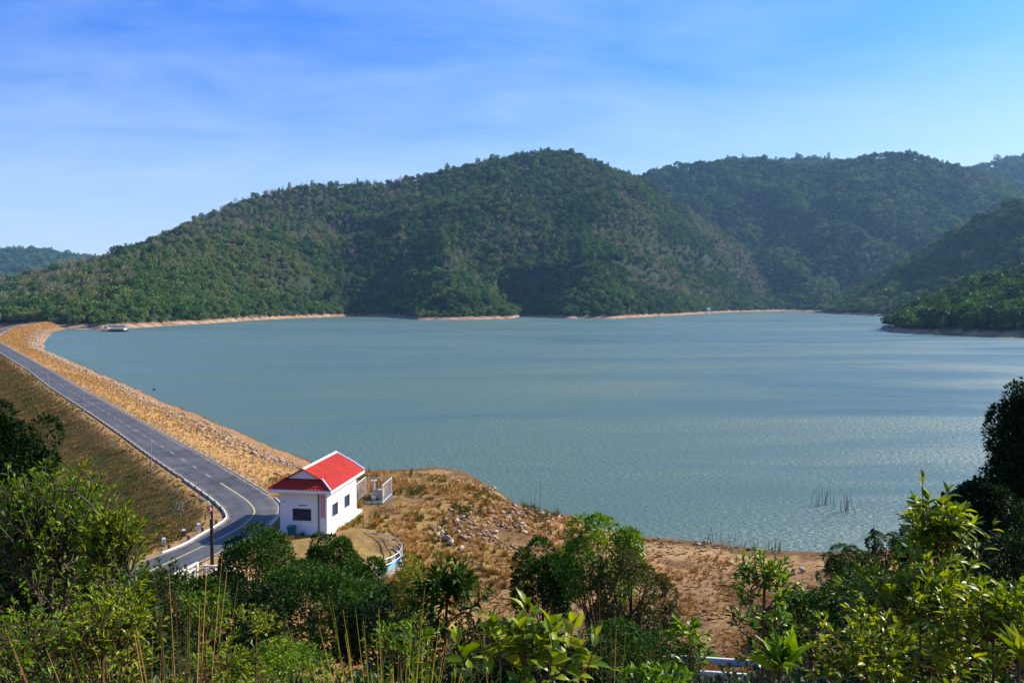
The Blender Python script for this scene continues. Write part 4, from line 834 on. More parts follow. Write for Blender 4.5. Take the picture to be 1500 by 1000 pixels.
def leaf_mesh(tpl, m, w):
    k = (tpl, m.name, round(w, 2))
    if k not in LEAF_ME:
        v, f = TPL[tpl]; LEAF_ME[k] = mesh_np('leaf', v * np.array([w, 1, 1]), f, [m], True)
    return LEAF_ME[k]
def twig_shrub(name, label, cat, base, c, rad, ntwig, nl, ll, asp, m, seed, tpl='lance', up=.7, tl=.45, droop=0.0, splay=.9, stem='redstem', stem_r=.02, opposite=True, start=.25, maxobj=300, group=None, tipcl=4, twigs=None):
    """a shrub of leafy twigs: every leaf nearest the viewer is a part of its own, the rest one mesh"""
    rng = np.random.default_rng(seed); base = np.array(base, float); c = np.array(c, float) - base; rad = np.array(rad, float)
    t = thing(name, label, cat, base, 0, group); segs = []; mats_ = []
    root = np.array([0, 0, -.25]); lst = []
    if twigs is not None:
        for a, b in twigs: lst.append((np.array(a, float) - base, np.array(b, float) - base))
    skirt = rng.random(ntwig) < .38
    for kk in range(ntwig):
        if skirt[kk]:
            a = rng.uniform(0, 6.28); r = rng.uniform(.25, .95); s = c * np.array([1, 1, 0]) + np.array([math.cos(a) * rad[0] * r, math.sin(a) * rad[1] * r, max(.15, c[2] - rad[2] * rng.uniform(.3, 2.6))])
            dr = unit(np.array([math.cos(a) * .8, math.sin(a) * .8, up]) + rng.normal(0, .3, 3)); lst.append((s, s + dr * rad.mean() * tl * rng.uniform(.6, 1.1) * 1.5)); continue
        d = unit(rng.normal(size=3)); d[2] = abs(d[2]) * .9 - .25 if rng.random() < .85 else -abs(d[2]) * .6
        s = c + d * rad * rng.uniform(start, .75); dr = unit(d * rad / rad.max() * (1 - up * .5) + np.array([0, 0, up]) + rng.normal(0, .25, 3)); e = s + dr * rad.mean() * tl * rng.uniform(.7, 1.3) * 1.6
        lst.append((s, e))
    nodes = [c * q for q in np.linspace(.3, 1.0, 8)]; lst.sort(key=lambda q: np.linalg.norm((q[0] - c) / rad))
    for s, e in lst:
        L_ = np.linalg.norm(e - s); dr = (e - s) / L_; side = unit(np.cross(dr, rng.normal(size=3))); bend = side * L_ * rng.uniform(-.12, .12)
        k = np.linspace(0, 1, 6)[:, None]; pts = s + (e - s) * k + bend * 4 * k * (1 - k)
        segs.append(([tuple(p) for p in pts], [stem_r * .5 * (1 - .75 * q) + .0012 for q in np.linspace(0, 1, 6)]))
        NB = np.array(nodes); kk = int(np.argmin(np.linalg.norm(NB - s, axis=1) + .6 * np.maximum(NB[:, 2] - s[2], 0))); j = NB[kk]; mid_ = (j + s) / 2 + rng.normal(0, .05, 3) * rad
        segs.append(([tuple(j), tuple(mid_), tuple(s)], [stem_r * .55, stem_r * .5, stem_r * .45])); nodes.append(s)
        n = max(2, int(nl * rng.uniform(.75, 1.25))); ph = rng.uniform(0, 6.28); b1 = unit(np.cross(dr, np.array([.3, .2, 1]))); b2 = np.cross(dr, b1)
        for i in range(n):
            q = (i + .6) / n; p0 = s + (e - s) * q + bend * 4 * q * (1 - q); a = ph + (i // 2) * 1.57 + (i % 2) * math.pi if opposite else ph + i * 2.4
            sp = splay * (1 - .45 * q) ; ax = dr * (1 - .35 * splay) + (b1 * math.cos(a) + b2 * math.sin(a)) * sp + np.array([0, 0, -droop]) + rng.normal(0, .16, 3)
            mats_.append((p0, ax, ll * (1 - .4 * max(0, q - .75) * 2) * rng.uniform(.75, 1.2)))
        for i in range(tipcl):
            a = ph + i * 6.28 / tipcl; ax = dr * 1.1 + (b1 * math.cos(a) + b2 * math.sin(a)) * .45 + rng.normal(0, .12, 3); mats_.append((e, ax, ll * rng.uniform(.5, .8)))
    segs.append(([(0, 0, -.3), tuple(c * .5 + rng.normal(0, .03, 3)), tuple(c), tuple(c + [0, 0, rad[2] * .5])], [stem_r * 1.5, stem_r * 1.2, stem_r, stem_r * .4]))
    link('stem', tubes_mesh('stem', segs, M[stem]), t)
    pos = np.array([q[0] for q in mats_]); ax = np.array([q[1] for q in mats_]); ln = np.array([q[2] for q in mats_])
    fr = frames(pos, ax, ln, ln * asp, rng, jit=.35)
    order = np.argsort(np.linalg.norm(pos + base - np.array([0, 0, CAMH]), axis=1) - pos[:, 2] * .6)
    ind = order[:maxobj]; rest = order[maxobj:]; me = leaf_mesh(tpl, m, asp)
    for i in ind:
        o = bpy.data.objects.new('leaf', me); COL.objects.link(o); o.parent = t; A = fr[i]
        o.matrix_local = Matrix(((A[0, 0] / asp, A[0, 1], A[0, 2], A[0, 3]), (A[1, 0] / asp, A[1, 1], A[1, 2], A[1, 3]), (A[2, 0] / asp, A[2, 1], A[2, 2], A[2, 3]), (0, 0, 0, 1)))
    if len(rest): merge_leaves('foliage', fr[rest], tpl, m, t, kind='stuff')
    return t
def blades(name, label, cat, base, n, h, spread, m, seed, lean=(0, 0), w=.012, plume=0.0, curve=.35, group=None, kind=None, lo=.55):
    """a clump of long grass blades or stalks, each a narrow tapering ribbon bent by its weight"""
    rng = np.random.default_rng(seed); V = []; Q = []; k0 = 0
    for _ in range(n):
        a = rng.uniform(0, 6.28); r = spread * .25 * rng.uniform(0, 1) ** .5; p = np.array([r * math.cos(a), r * math.sin(a), -.1]); hh = h * rng.uniform(lo, 1.06)
        d = np.array([math.cos(a) * spread / h + lean[0] + rng.normal(0, .07), math.sin(a) * spread / h + lean[1] + rng.normal(0, .07), 1.0]); c = rng.uniform(.2, 1.2) * curve; b = rng.uniform(0, 6.28); sd = np.array([math.cos(b), math.sin(b), 0])
        for i in range(7):
            q = i / 6; x = p + d * hh * q + np.array([d[0], d[1], -.35]) * c * hh * q * q; ww = w * (1 - .85 * q) * (1 + 2.5 * plume * (q > .75))
            V += [x - sd * ww, x + sd * ww]
        Q += [(k0 + 2 * i, k0 + 2 * i + 1, k0 + 2 * i + 3, k0 + 2 * i + 2) for i in range(6)]; k0 += 14
    o = link(name, mesh_np(name, np.array(V), np.array(Q), [m]), None); o.location = base
    if kind: o['kind'] = kind
    else: tagged(o, label, cat, group)
    return o
# ------------------------------------------------------------------ scattered instances (grass, forest, undergrowth)
PROTO = bpy.data.collections.new('proto_meshes')
def proto_set(names_meshes, cname):
    c = bpy.data.collections.new(cname)
    for i, me in enumerate(names_meshes): o = bpy.data.objects.new(f'{cname}_{i:02d}', me); c.objects.link(o)
    return c
def scatter(name, pos, rot, scl, idx, tint, coll, **kw):
    me = bpy.data.meshes.new(name); n = len(pos); me.vertices.add(n); me.vertices.foreach_set('co', np.asarray(pos, np.float32).ravel())
    for an, ty, arr in (('rot', 'FLOAT_VECTOR', rot), ('scl', 'FLOAT_VECTOR', scl), ('tint', 'FLOAT', tint)):
        a = me.attributes.new(an, ty, 'POINT'); a.data.foreach_set('vector' if ty == 'FLOAT_VECTOR' else 'value', np.asarray(arr, np.float32).ravel())
    a = me.attributes.new('pick', 'INT', 'POINT'); a.data.foreach_set('value', np.asarray(idx, np.int32))
    o = link(name, me, None, kind='stuff', **kw)
    ng = bpy.data.node_groups.new('scatter_' + name, 'GeometryNodeTree'); ng.interface.new_socket('Geometry', in_out='INPUT', socket_type='NodeSocketGeometry'); ng.interface.new_socket('Geometry', in_out='OUTPUT', socket_type='NodeSocketGeometry')
    N = ng.nodes; L = ng.links; gi_ = N.new('NodeGroupInput'); go = N.new('NodeGroupOutput'); ip = N.new('GeometryNodeInstanceOnPoints'); ci = N.new('GeometryNodeCollectionInfo')
    ci.inputs['Collection'].default_value = coll; ci.inputs['Separate Children'].default_value = True; ci.inputs['Reset Children'].default_value = True
    def attr(nm, ty):
        q = N.new('GeometryNodeInputNamedAttribute'); q.data_type = ty; q.inputs['Name'].default_value = nm; return [s for s in q.outputs if s.enabled and s.name == 'Attribute'][0]
    L.new(gi_.outputs[0], ip.inputs['Points']); L.new(ci.outputs[0], ip.inputs['Instance']); ip.inputs['Pick Instance'].default_value = True
    L.new(attr('pick', 'INT'), ip.inputs['Instance Index']); L.new(attr('scl', 'FLOAT_VECTOR'), ip.inputs['Scale'])
    er = N.new('FunctionNodeEulerToRotation'); L.new(attr('rot', 'FLOAT_VECTOR'), er.inputs[0]); L.new(er.outputs[0], ip.inputs['Rotation'])
    L.new(ip.outputs[0], go.inputs[0]); md = o.modifiers.new('scatter', 'NODES'); md.node_group = ng; return o
# tree prototypes for the far slopes: 0-3 round crowns, 4 tall, 5-6 thin grey half bare crowns
def far_proto(seed, rad, nclump, nleaf, size, c, bark, m, tr=.22, clump=.36):
    rng = np.random.default_rng(seed); lm, cc = crown_np(c, rad, nclump, nleaf, size, rng, .75, clump=clump, low=-.35); tv, tf = TPL['tiny']
    v = (np.einsum('nij,vj->nvi', lm[:, :, :3], tv) + lm[:, None, :, 3]).reshape(-1, 3); f = (tf[None] + (np.arange(len(lm)) * 4)[:, None, None]).reshape(-1, 3)
    mb = MB(); mb.tube([(0, 0, -1.5), (0, 0, c[2] * .5), (0, 0, c[2] + rad[2] * .4)], [tr, tr * .7, tr * .2], 5, False)
    for q in cc[:7]: mb.tube([(0, 0, c[2] * .55), tuple(q)], [tr * .45, tr * .12], 4, False)
    bv = np.array([tuple(p) for p in mb.v]); bf = np.array([(q[0], q[1], q[2]) for q in mb.f] + [(q[0], q[2], q[3]) for q in mb.f])
    me = mesh_np('tree', np.concatenate([v, bv]), np.concatenate([f, bf + len(v)]), [m, M[bark]])
    me.polygons.foreach_set('material_index', np.r_[np.zeros(len(f), np.int32), np.ones(len(bf), np.int32)]); return me
def protos(m):
    return [far_proto(1, (4.2, 4.2, 3.4), 24, 420, 1.25, (0, 0, 6.0), 'greybark', m), far_proto(2, (5.0, 4.6, 3.2), 30, 460, 1.25, (0, 0, 5.6), 'greybark', m), far_proto(3, (3.4, 3.4, 3.9), 20, 380, 1.1, (0, 0, 6.2), 'greybark', m),
            far_proto(4, (4.5, 4.0, 2.8), 20, 380, 1.3, (0, 0, 7.0), 'greybark', m), far_proto(5, (2.6, 2.6, 5.2), 20, 340, 1.1, (0, 0, 7.5), 'greybark', m),
            far_proto(6, (3.2, 3.2, 3.9), 26, 150, .85, (0, 0, 7.2), 'greybark', m, .2, .28), far_proto(7, (2.4, 2.4, 4.4), 20, 120, .8, (0, 0, 7.6), 'greybark', m, .18, .26)]
FP = proto_set(protos(M['forest']), 'forest_tree')
def forest():
    P_, T_, I_, S_, KEY = [], [], [], [], []
    for k in LAYERS:
        l = LAYERS[k]; px0, px1 = max(-60, l['sky'][0][0]), min(1560, l['sky'][-1][0]); a0 = np.array(l['d0'], float); a1 = np.array(l['d1'], float)
        dmin = np.interp(np.linspace(px0, px1, 50), a0[:, 0], a0[:, 1]).min(); dmax = a1[:, 1].max() + 60
        sp = {'far': 7.6, 'beyond': 11, 'distant': 11, 'main': 5.0, 'shoulder': 4.7, 'spur': 4.9, 'right': 5.8, 'point': 4.2}[k]
        area = (px1 - px0) / F * (dmax ** 2 - dmin ** 2) / 2; n = int(area / sp ** 2)
        px = RNG.uniform(px0, px1, n); f = np.sqrt(RNG.uniform(dmin ** 2, dmax ** 2, n)); x = (px - 750) / F * f; y = f
        zz, w, s = hills(px, f, x, y); ok = (w == list(LAYERS).index(k)) & (zz > 3.0) & (s < 1.03)
        px, f, x, y, zz, s = [q[ok] for q in (px, f, x, y, zz, s)]; n = len(x)
        patch = fbm(x / 130 + 3, y / 200 + 1, 4); patch2 = fbm(x / 45 + 31, y / 60, 3)
        t = RNG.beta(1.15, 1.5, n) * .54 + (patch2 - .5) * .34 + (fbm(x / 160 + 90, y / 240 + 4, 3) - .5) * .3
        pale = np.zeros(n)
        if k in ('main', 'shoulder', 'spur'):
            pale = sstep(.46, .58, patch) * sstep(.12, .35, s) * (1 if k != 'shoulder' else .9) * (px < 1130)
            if k == 'shoulder': pale = np.maximum(pale, .5 * sstep(.45, .7, s)); t = t + .2  # tint raised on the shoulder: sunlit yellow put into the leaf colour
            if k == 'main': pale *= 1 - .8 * sstep(720, 760, px) * (1 - sstep(880, 940, px)) * sstep(.45, .6, s)
        elif k in ('far', 'right'): pale = sstep(.66, .75, patch) * .6
        isp = RNG.random(n) < pale * .64; t = np.where(isp, RNG.uniform(.52, .92, n), np.clip(t, 0, .55))
        idx = np.where(isp, RNG.integers(5, 7, n), np.where(RNG.random(n) < .09, RNG.integers(5, 7, n), RNG.choice(5, n, p=[.27, .25, .2, .18, .1])))
        sc = sp / 5.5 * np.exp(RNG.normal(-.19, .28, n)) * (1.0 if k != 'point' else 1.25); sc = np.where(s < .05, sc * .75, sc)
        P_.append(np.c_[x, y, zz - .4]); T_.append(t); I_.append(idx); S_.append(sc); KEY += [k] * n
    P_ = np.concatenate(P_); T_ = np.concatenate(T_); I_ = np.concatenate(I_); S_ = np.concatenate(S_); KEY = np.array(KEY)
    return P_, T_, I_, S_, KEY
P_, T_, I_, S_, KEY = forest()
print('forest', len(P_))
# the front trees that show largest are objects of their own
dist = np.linalg.norm(P_[:, :2], axis=1); size = S_ * 9 / dist
u_ = P_[:, 0] / P_[:, 1] * F + 750; lowz = P_[:, 2]
cand = np.where((u_ > -10) & (u_ < 1510) & (lowz < np.where(KEY == 'point', 20, 9)) & (dist < 1250))[0]
cand = cand[np.argsort(-size[cand])][:290]
TP = protos(M['farleaf'])
for i in cand:
    o = link('tree', TP[I_[i]], None); o.location = P_[i]; o.rotation_euler = (0, 0, random.uniform(0, 6.28)); s = S_[i]; o.scale = (s, s, s * random.uniform(.85, 1.2))
    thin = I_[i] >= 5
    if KEY[i] == 'point': tagged(o, 'thin sparse tree on the dark wooded point across the lake' if thin else 'dense dark green tree on the dark wooded point across the lake', 'tree', 'trees on the wooded point')
    else: tagged(o, 'thin half bare tree on the far bank beyond the end of the dam' if thin else 'round dark green tree on the far bank beyond the end of the dam', 'tree', 'trees along the far bank')
keep = np.ones(len(P_), bool); keep[cand] = False
n = keep.sum(); sv = S_[keep][:, None] * np.c_[RNG.uniform(.85, 1.15, n), RNG.uniform(.85, 1.15, n), RNG.uniform(.8, 1.25, n)]
scatter('forest', P_[keep], np.c_[RNG.normal(0, .05, n), RNG.normal(0, .05, n), RNG.uniform(0, 6.28, n)], sv, I_[keep], T_[keep], FP)
# grass tufts on the dam, the spit and the flat
def tuft_mesh(seed, n, h, w, spread):
    rng = np.random.default_rng(seed); V = []; Q = []
    for i in range(n):
        a = rng.uniform(0, 6.28); p = np.array([math.cos(a), math.sin(a), 0]) * spread * rng.uniform(0, .5); q = p + np.array([math.cos(a) * spread * rng.uniform(.3, 1.2), math.sin(a) * spread * rng.uniform(.3, 1.2), h * rng.uniform(.5, 1.1)]); s = np.array([-math.sin(a), math.cos(a), 0]) * w
        m_ = (p + q) / 2 + [0, 0, h * .16]; k = len(V); V += [p - s, p + s, m_ + s * .8, m_ - s * .8, q]; Q += [(k, k + 1, k + 2), (k, k + 2, k + 3), (k + 3, k + 2, k + 4)]
    return mesh_np('tuft', np.array(V), np.array(Q), [M['tuft']])
GP = proto_set([tuft_mesh(k, 16, .42, .022, .22) for k in range(3)] + [tuft_mesh(9, 12, .75, .02, .3)], 'grass_tuft')
def grass():
    R = []
    n = 150000; x = RNG.uniform(-130, 45, n); y = 46 + 190 * RNG.uniform(0, 1, n) ** 1.5
    n2 = 60000; q = RNG.integers(0, NR, n2); o = RNG.uniform(-20, 22, n2); xf = mid[q, 0] + nrm[q, 0] * o + RNG.normal(0, 1.2, n2); yf = mid[q, 1] + nrm[q, 1] * o + RNG.normal(0, 1.2, n2); kf = yf > 200; x = np.r_[x, xf[kf]]; y = np.r_[y, yf[kf]]
    ok = np.abs(x / y) < .7; x, y = x[ok], y[ok]; z, dc, dp, ds, up = near_ground(x, y); n = len(x); nn = fbm(x * .25, y * .25); n3 = fbm(x * .6 + 40, y * .6, 3)
    road = dc < .7; spit = (dp < 13) & (dp < dc) & ~road; dam = (dc < 30) & (dc <= dp) & ~road; flat = ~spit & ~dam & ~road & (ds < -6) & (y > 46)
    hb = np.array([hp(-HW - .4, -.3, 0)[:2], hp(.5, -.3, 0)[:2], hp(.5, HL + 1, 0)[:2], hp(-HW - .4, HL + 1, 0)[:2]]); house = in_poly(x, y, [tuple(q) for q in hb])
    tank = np.hypot(x - TC[0], y - TC[1]) < TR + .1
    dens = np.where(spit, sstep(.34, .52, nn) * .95 + .12, 0) + np.where(dam & up, sstep(1.6, 3.4, z) * .55, 0) + np.where(dam & ~up, .9, 0) + np.where(flat, sstep(.46, .62, nn) * .6 + .06, 0)
    dens *= np.where(y > 130, .6, 1); k = (RNG.random(n) < dens) & ~house & ~tank & (z > -4.1) & (z < 9) & (z > .1 - 6 * (~up & dam))
    k &= ~((z < .35) & (ds < 2) & spit)
    x, y, z, nn, n3, spit, dam, up, flat = [q[k] for q in (x, y, z, nn, n3, spit, dam, up, flat)]; n = len(x)
    t = RNG.uniform(-.09, .09, n) + np.where(dam & up, .7, np.where(dam, .13 + 1.0 * (n3 - .46) , np.where(spit, .3 + 2.3 * (n3 - .47), .42)))
    sc = RNG.uniform(.5, 1.25, n) * np.where(spit, 1.0, np.where(flat, .75, np.where(up, .6, .62))) * np.where(y > 130, 1.5, 1) * np.clip(y / 230, 1, 1.9)
    idx = np.where(RNG.random(n) < np.where(spit, .2, .08), 3, RNG.integers(0, 3, n))
    scatter('grass', np.c_[x, y, z - .02], np.c_[RNG.normal(0, .15, n), RNG.normal(0, .15, n), RNG.uniform(0, 6.28, n)], np.c_[sc * 1.2, sc * 1.2, sc], idx, np.clip(t, 0, 1), GP)
grass()
# driftwood and dry litter on the flat
def litter():
    n = 26000; x = RNG.uniform(-12, 60, n); y = RNG.uniform(48, 92, n); z, dc, dp, ds, up = near_ground(x, y)
    k = (ds < -1) & (dp > 5) & (z < 2.8) & (RNG.random(n) < .15 + .85 * sstep(.45, .6, fbm(x * .15 + 60, y * .3))); x, y, z = x[k], y[k], z[k]; n = len(x)
    a = RNG.normal(.2, .9, n); fr = frames(np.c_[x, y, z + .03], np.c_[np.cos(a), np.sin(a), RNG.normal(0, .16, n)], RNG.gamma(2.2, .16, n) + .1, RNG.uniform(.02, .07, n), RNG)
    merge_leaves('litter', fr, 'tiny', M['debris'], None, kind='stuff')
litter()
# ------------------------------------------------------------------ trees and shrubs of the near slope
def gz_at(px, d):
    x = (px - 750) / F * d; return (x, d, hz(x, d))
def tree_px(name, label, px, py, rx, ry, d, nclump, nleaf, size, m, seed, **k):
    c = PD(px, py, d); q = d / F * 1.02; k.setdefault('low', -.85 if k.get('cat') else -.6); leafy_tree(name, label, k.pop('cat', 'tree'), (c[0], d, hz(c[0], d)), c, (rx * q, rx * q * k.pop('dep', .9), ry * q), nclump, nleaf, size, M[m], seed, **k)
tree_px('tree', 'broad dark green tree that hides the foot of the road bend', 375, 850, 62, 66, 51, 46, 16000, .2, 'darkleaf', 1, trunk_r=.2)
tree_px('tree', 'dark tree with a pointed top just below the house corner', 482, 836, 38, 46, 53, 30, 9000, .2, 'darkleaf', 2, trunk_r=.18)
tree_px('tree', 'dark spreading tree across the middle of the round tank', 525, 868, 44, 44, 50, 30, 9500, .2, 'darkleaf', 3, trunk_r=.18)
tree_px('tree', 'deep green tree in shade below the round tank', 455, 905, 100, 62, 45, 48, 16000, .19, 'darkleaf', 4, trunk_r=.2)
tree_px('tree', 'very dark tree on the shaded slope under the parapet', 345, 915, 70, 60, 43, 34, 9500, .18, 'shadeleaf', 5, trunk_r=.2)
tree_px('tree', 'dark slope tree between the round tank and the mango-like sapling', 560, 925, 62, 56, 40, 34, 9500, .17, 'shadeleaf', 6, trunk_r=.2)
tree_px('tree', 'dark leafy tree behind the big leafy bush beside the dam slope', 22, 668, 58, 72, 25, 44, 12000, .13, 'shadeleaf', 7, trunk_r=.16)
tree_px('tree', 'tall almost black tree beside the lake, cut by the picture edge', 1504, 705, 56, 126, 24, 80, 22000, .12, 'shadeleaf', 8, trunk_r=.2)  # its backlit darkness comes from the leaf colour
tree_px('tree', 'dark low tree under the almost black lakeside tree', 1440, 790, 60, 80, 22, 54, 14000, .11, 'shadeleaf', 9, trunk_r=.15)
tree_px('tree', 'bright topped slope tree standing highest before the bare flat', 880, 830, 56, 68, 31, 40, 9000, .135, 'midleaf', 10, trunk_r=.13, clump=.32)
tree_px('tree', 'dark bushy tree with a green top between the track and the tall slope tree', 795, 865, 42, 62, 32, 34, 7500, .14, 'darkleaf', 11, trunk_r=.13)
tree_px('tree', 'sparse reddish brown tree right of the tall slope tree', 925, 885, 60, 72, 29, 40, 13000, .10, 'rusty', 12, trunk_r=.12, clump=.26)
tree_px('tree', 'wide dark tree low on the slope beside the blue basin', 925, 985, 88, 66, 24, 56, 19000, .10, 'darkleaf', 13, trunk_r=.14)
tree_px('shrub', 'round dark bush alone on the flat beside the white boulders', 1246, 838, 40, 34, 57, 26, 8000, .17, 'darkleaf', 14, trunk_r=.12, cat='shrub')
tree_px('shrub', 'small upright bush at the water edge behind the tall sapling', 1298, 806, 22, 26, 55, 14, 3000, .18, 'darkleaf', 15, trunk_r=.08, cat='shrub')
tree_px('shrub', 'small dark bush behind the top leaves of the tall sapling', 1340, 800, 22, 26, 46, 14, 2600, .17, 'shadeleaf', 16, trunk_r=.08, cat='shrub')
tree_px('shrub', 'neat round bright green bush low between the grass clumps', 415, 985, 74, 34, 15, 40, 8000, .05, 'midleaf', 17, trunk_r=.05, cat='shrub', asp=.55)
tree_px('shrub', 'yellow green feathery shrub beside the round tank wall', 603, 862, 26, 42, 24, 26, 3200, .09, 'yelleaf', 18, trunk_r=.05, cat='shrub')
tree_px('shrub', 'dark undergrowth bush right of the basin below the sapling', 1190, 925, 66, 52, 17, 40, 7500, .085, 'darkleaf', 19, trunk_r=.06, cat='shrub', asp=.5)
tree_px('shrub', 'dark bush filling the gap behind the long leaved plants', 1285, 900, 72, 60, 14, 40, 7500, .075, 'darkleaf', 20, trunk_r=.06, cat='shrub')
tree_px('shrub', 'dark thicket at the foot of the big leafy bush', 120, 930, 130, 80, 13, 60, 10000, .08, 'shadeleaf', 21, trunk_r=.06, cat='shrub')
tree_px('shrub', 'dark inner shrub showing between the narrow bright leaves', 70, 840, 90, 100, 12.6, 70, 12000, .085, 'shadeleaf', 27, trunk_r=.06, cat='shrub', asp=.4)
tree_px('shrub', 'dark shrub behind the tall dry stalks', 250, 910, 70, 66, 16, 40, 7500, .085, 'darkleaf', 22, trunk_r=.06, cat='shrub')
tree_px('shrub', 'dark low thicket below the sapling with drooping leaves', 650, 965, 90, 60, 13, 50, 8500, .07, 'shadeleaf', 23, trunk_r=.06, cat='shrub')
tree_px('shrub', 'dark thicket between the broad leaved plant and the slope tree', 810, 985, 70, 50, 12, 40, 6500, .07, 'shadeleaf', 24, trunk_r=.05, cat='shrub')
tree_px('shrub', 'dark thicket under the tall yellow green sapling', 1400, 930, 130, 80, 11.5, 60, 10000, .07, 'shadeleaf', 25, trunk_r=.05, cat='shrub')
tree_px('shrub', 'dark bush in the shade of the black lakeside tree', 1470, 850, 70, 60, 15, 40, 6500, .08, 'shadeleaf', 26, trunk_r=.05, cat='shrub')
def shrub_px(label, px, py, rx, ry, d, ntwig, nl, ll, asp, m, seed, **k):
    c = PD(px, py, d); q = d / F; tw = k.pop('shoots', None); name = k.pop('name', 'shrub')
    if tw: tw = [(PD(a, b, d + e), PD(a2, b2, d + e)) for a, b, a2, b2, e in tw]
    twig_shrub(name, label, k.pop('cat', 'shrub'), (c[0], d, hz(c[0], d)), c, (rx * q, rx * q * k.pop('dep', .8), ry * q), ntwig, nl, ll, asp, M[m], seed, twigs=tw, **k)
shrub_px('large bush of narrow bright leaves covering the foot of the dam slope', 72, 800, 98, 108, 11, 400, 9, .115, .3, 'midleaf', 31, up=.9, splay=.75, stem='bark', stem_r=.03)
shrub_px('bush lobe with upright leaf clusters reaching over the road edge', 165, 815, 46, 80, 10, 190, 8, .125, .26, 'limeleaf', 32, up=1.1, splay=.55, stem='bark', stem_r=.025, shoots=[(150, 760, 165, 715, 0), (165, 780, 190, 738, .1), (110, 720, 125, 683, -.1), (70, 720, 85, 688, .1), (180, 800, 210, 765, 0)])
shrub_px('yellow green bush at the front below the big leafy bush', 150, 940, 95, 62, 7, 152, 8, .075, .36, 'limeleaf', 33, up=.7, stem_r=.014)
shrub_px('shadowed bush with narrow leaves in the front corner', 35, 960, 70, 60, 6.5, 95, 8, .065, .34, 'midleaf', 34, up=.7, stem_r=.012)
shrub_px('green shrub with narrow upright leaves beside the tall dry stalks', 300, 915, 42, 50, 8.2, 76, 8, .085, .26, 'midleaf', 35, up=1.0, splay=.6, stem_r=.012)
shrub_px('pale yellow green sprig leaning over the dark trees', 375, 925, 42, 34, 7.5, 41, 9, .062, .36, 'limeleaf', 36, up=.5, stem_r=.009, start=.1)
shrub_px('grey green shrub just below the white road parapet', 235, 868, 52, 40, 15, 95, 8, .12, .34, 'darkleaf', 37, up=.7, stem_r=.015)
shrub_px('sapling with long dark drooping leaves beside the sandy track', 655, 872, 44, 58, 9.5, 49, 10, .16, .3, 'darkleaf', 38, up=.8, droop=.25, stem_r=.02, opposite=False, shoots=[(640, 860, 655, 822, 0), (690, 890, 715, 865, .1), (625, 880, 620, 838, .2)])
shrub_px('broad leaved light green plant with opposite leaves in the middle front', 770, 962, 75, 40, 4.6, 26, 6, .135, .46, 'limeleaf', 39, tpl='oval', up=.9, droop=.1, stem_r=.008, splay=1.0, tipcl=2, start=.1, shoots=[(770, 985, 770, 885, 0), (720, 975, 722, 905, .1), (830, 975, 840, 915, -.1), (860, 980, 872, 930, 0), (690, 990, 668, 930, .1), (800, 990, 806, 925, -.2)])
shrub_px('bushy topped sapling with shiny leaves before the bare flat', 1120, 852, 42, 40, 8.4, 64, 8, .088, .42, 'midleaf', 40, tpl='oval', up=.7, stem_r=.016, tipcl=4)
shrub_px('leafy trunked shrub below the shiny leaved sapling', 1130, 935, 48, 48, 8.8, 64, 7, .085, .4, 'darkleaf', 41, tpl='oval', up=.5, stem_r=.016)
shrub_px('tall sapling with drooping pointed leaves rising in front of the lake', 1372, 800, 58, 78, 6, 49, 9, .125, .36, 'limeleaf', 42, tpl='oval', up=1.0, droop=.25, stem_r=.012, splay=1.0, tipcl=3, shoots=[(1372, 830, 1352, 704, 0), (1380, 830, 1388, 722, .1), (1340, 860, 1336, 760, .15), (1420, 850, 1428, 765, 0), (1400, 880, 1456, 770, .2), (1310, 880, 1290, 830, 0)])
shrub_px('dense yellow green mass of pointed leaves under the tall sapling', 1350, 900, 100, 60, 5.6, 98, 8, .105, .38, 'limeleaf', 43, tpl='oval', up=.8, droop=.15, stem_r=.01)
shrub_px('leafy bush with glossy leaves in the corner under the black tree', 1455, 930, 80, 70, 5, 87, 8, .1, .38, 'limeleaf', 44, tpl='oval', up=.8, droop=.12, stem_r=.01)
shrub_px('front bush of small yellow green leaves between long leaved plants', 1270, 968, 85, 44, 5, 83, 8, .07, .42, 'limeleaf', 45, tpl='oval', up=.7, stem_r=.008)
shrub_px('light green sprig overlapping the blue basin', 1012, 928, 28, 24, 6, 12, 6, .085, .5, 'midleaf', 46, tpl='oval', up=.5, droop=.2, stem_r=.007, start=.1)
shrub_px('green low plant with broad leaves at the foot of the rust coloured grass', 965, 1015, 56, 24, 5.4, 38, 7, .085, .42, 'midleaf', 49, tpl='oval', up=.8, stem_r=.008)
shrub_px('leafy young shrub between the grass clump and the dark sapling', 585, 960, 60, 40, 7, 64, 7, .08, .3, 'midleaf', 50, up=.9, stem_r=.009)
shrub_px('bright small leaved shrub low beside the round green bush', 330, 980, 50, 30, 6.4, 57, 8, .06, .36, 'limeleaf', 51, up=.7, stem_r=.008)
shrub_px('young plant with few very long upright leaves right of the basin', 1142, 985, 14, 8, 4.2, 3, 4, .2, .24, 'midleaf', 47, up=1.4, splay=.5, stem_r=.007, opposite=False, tipcl=5, shoots=[(1140, 995, 1140, 968, 0), (1152, 995, 1160, 965, .05)])
shrub_px('long leaved bright plant at the front corner under the black tree', 1492, 975, 18, 12, 3.6, 4, 5, .19, .24, 'limeleaf', 48, up=1.3, splay=.6, stem_r=.007, opposite=False, tipcl=5)
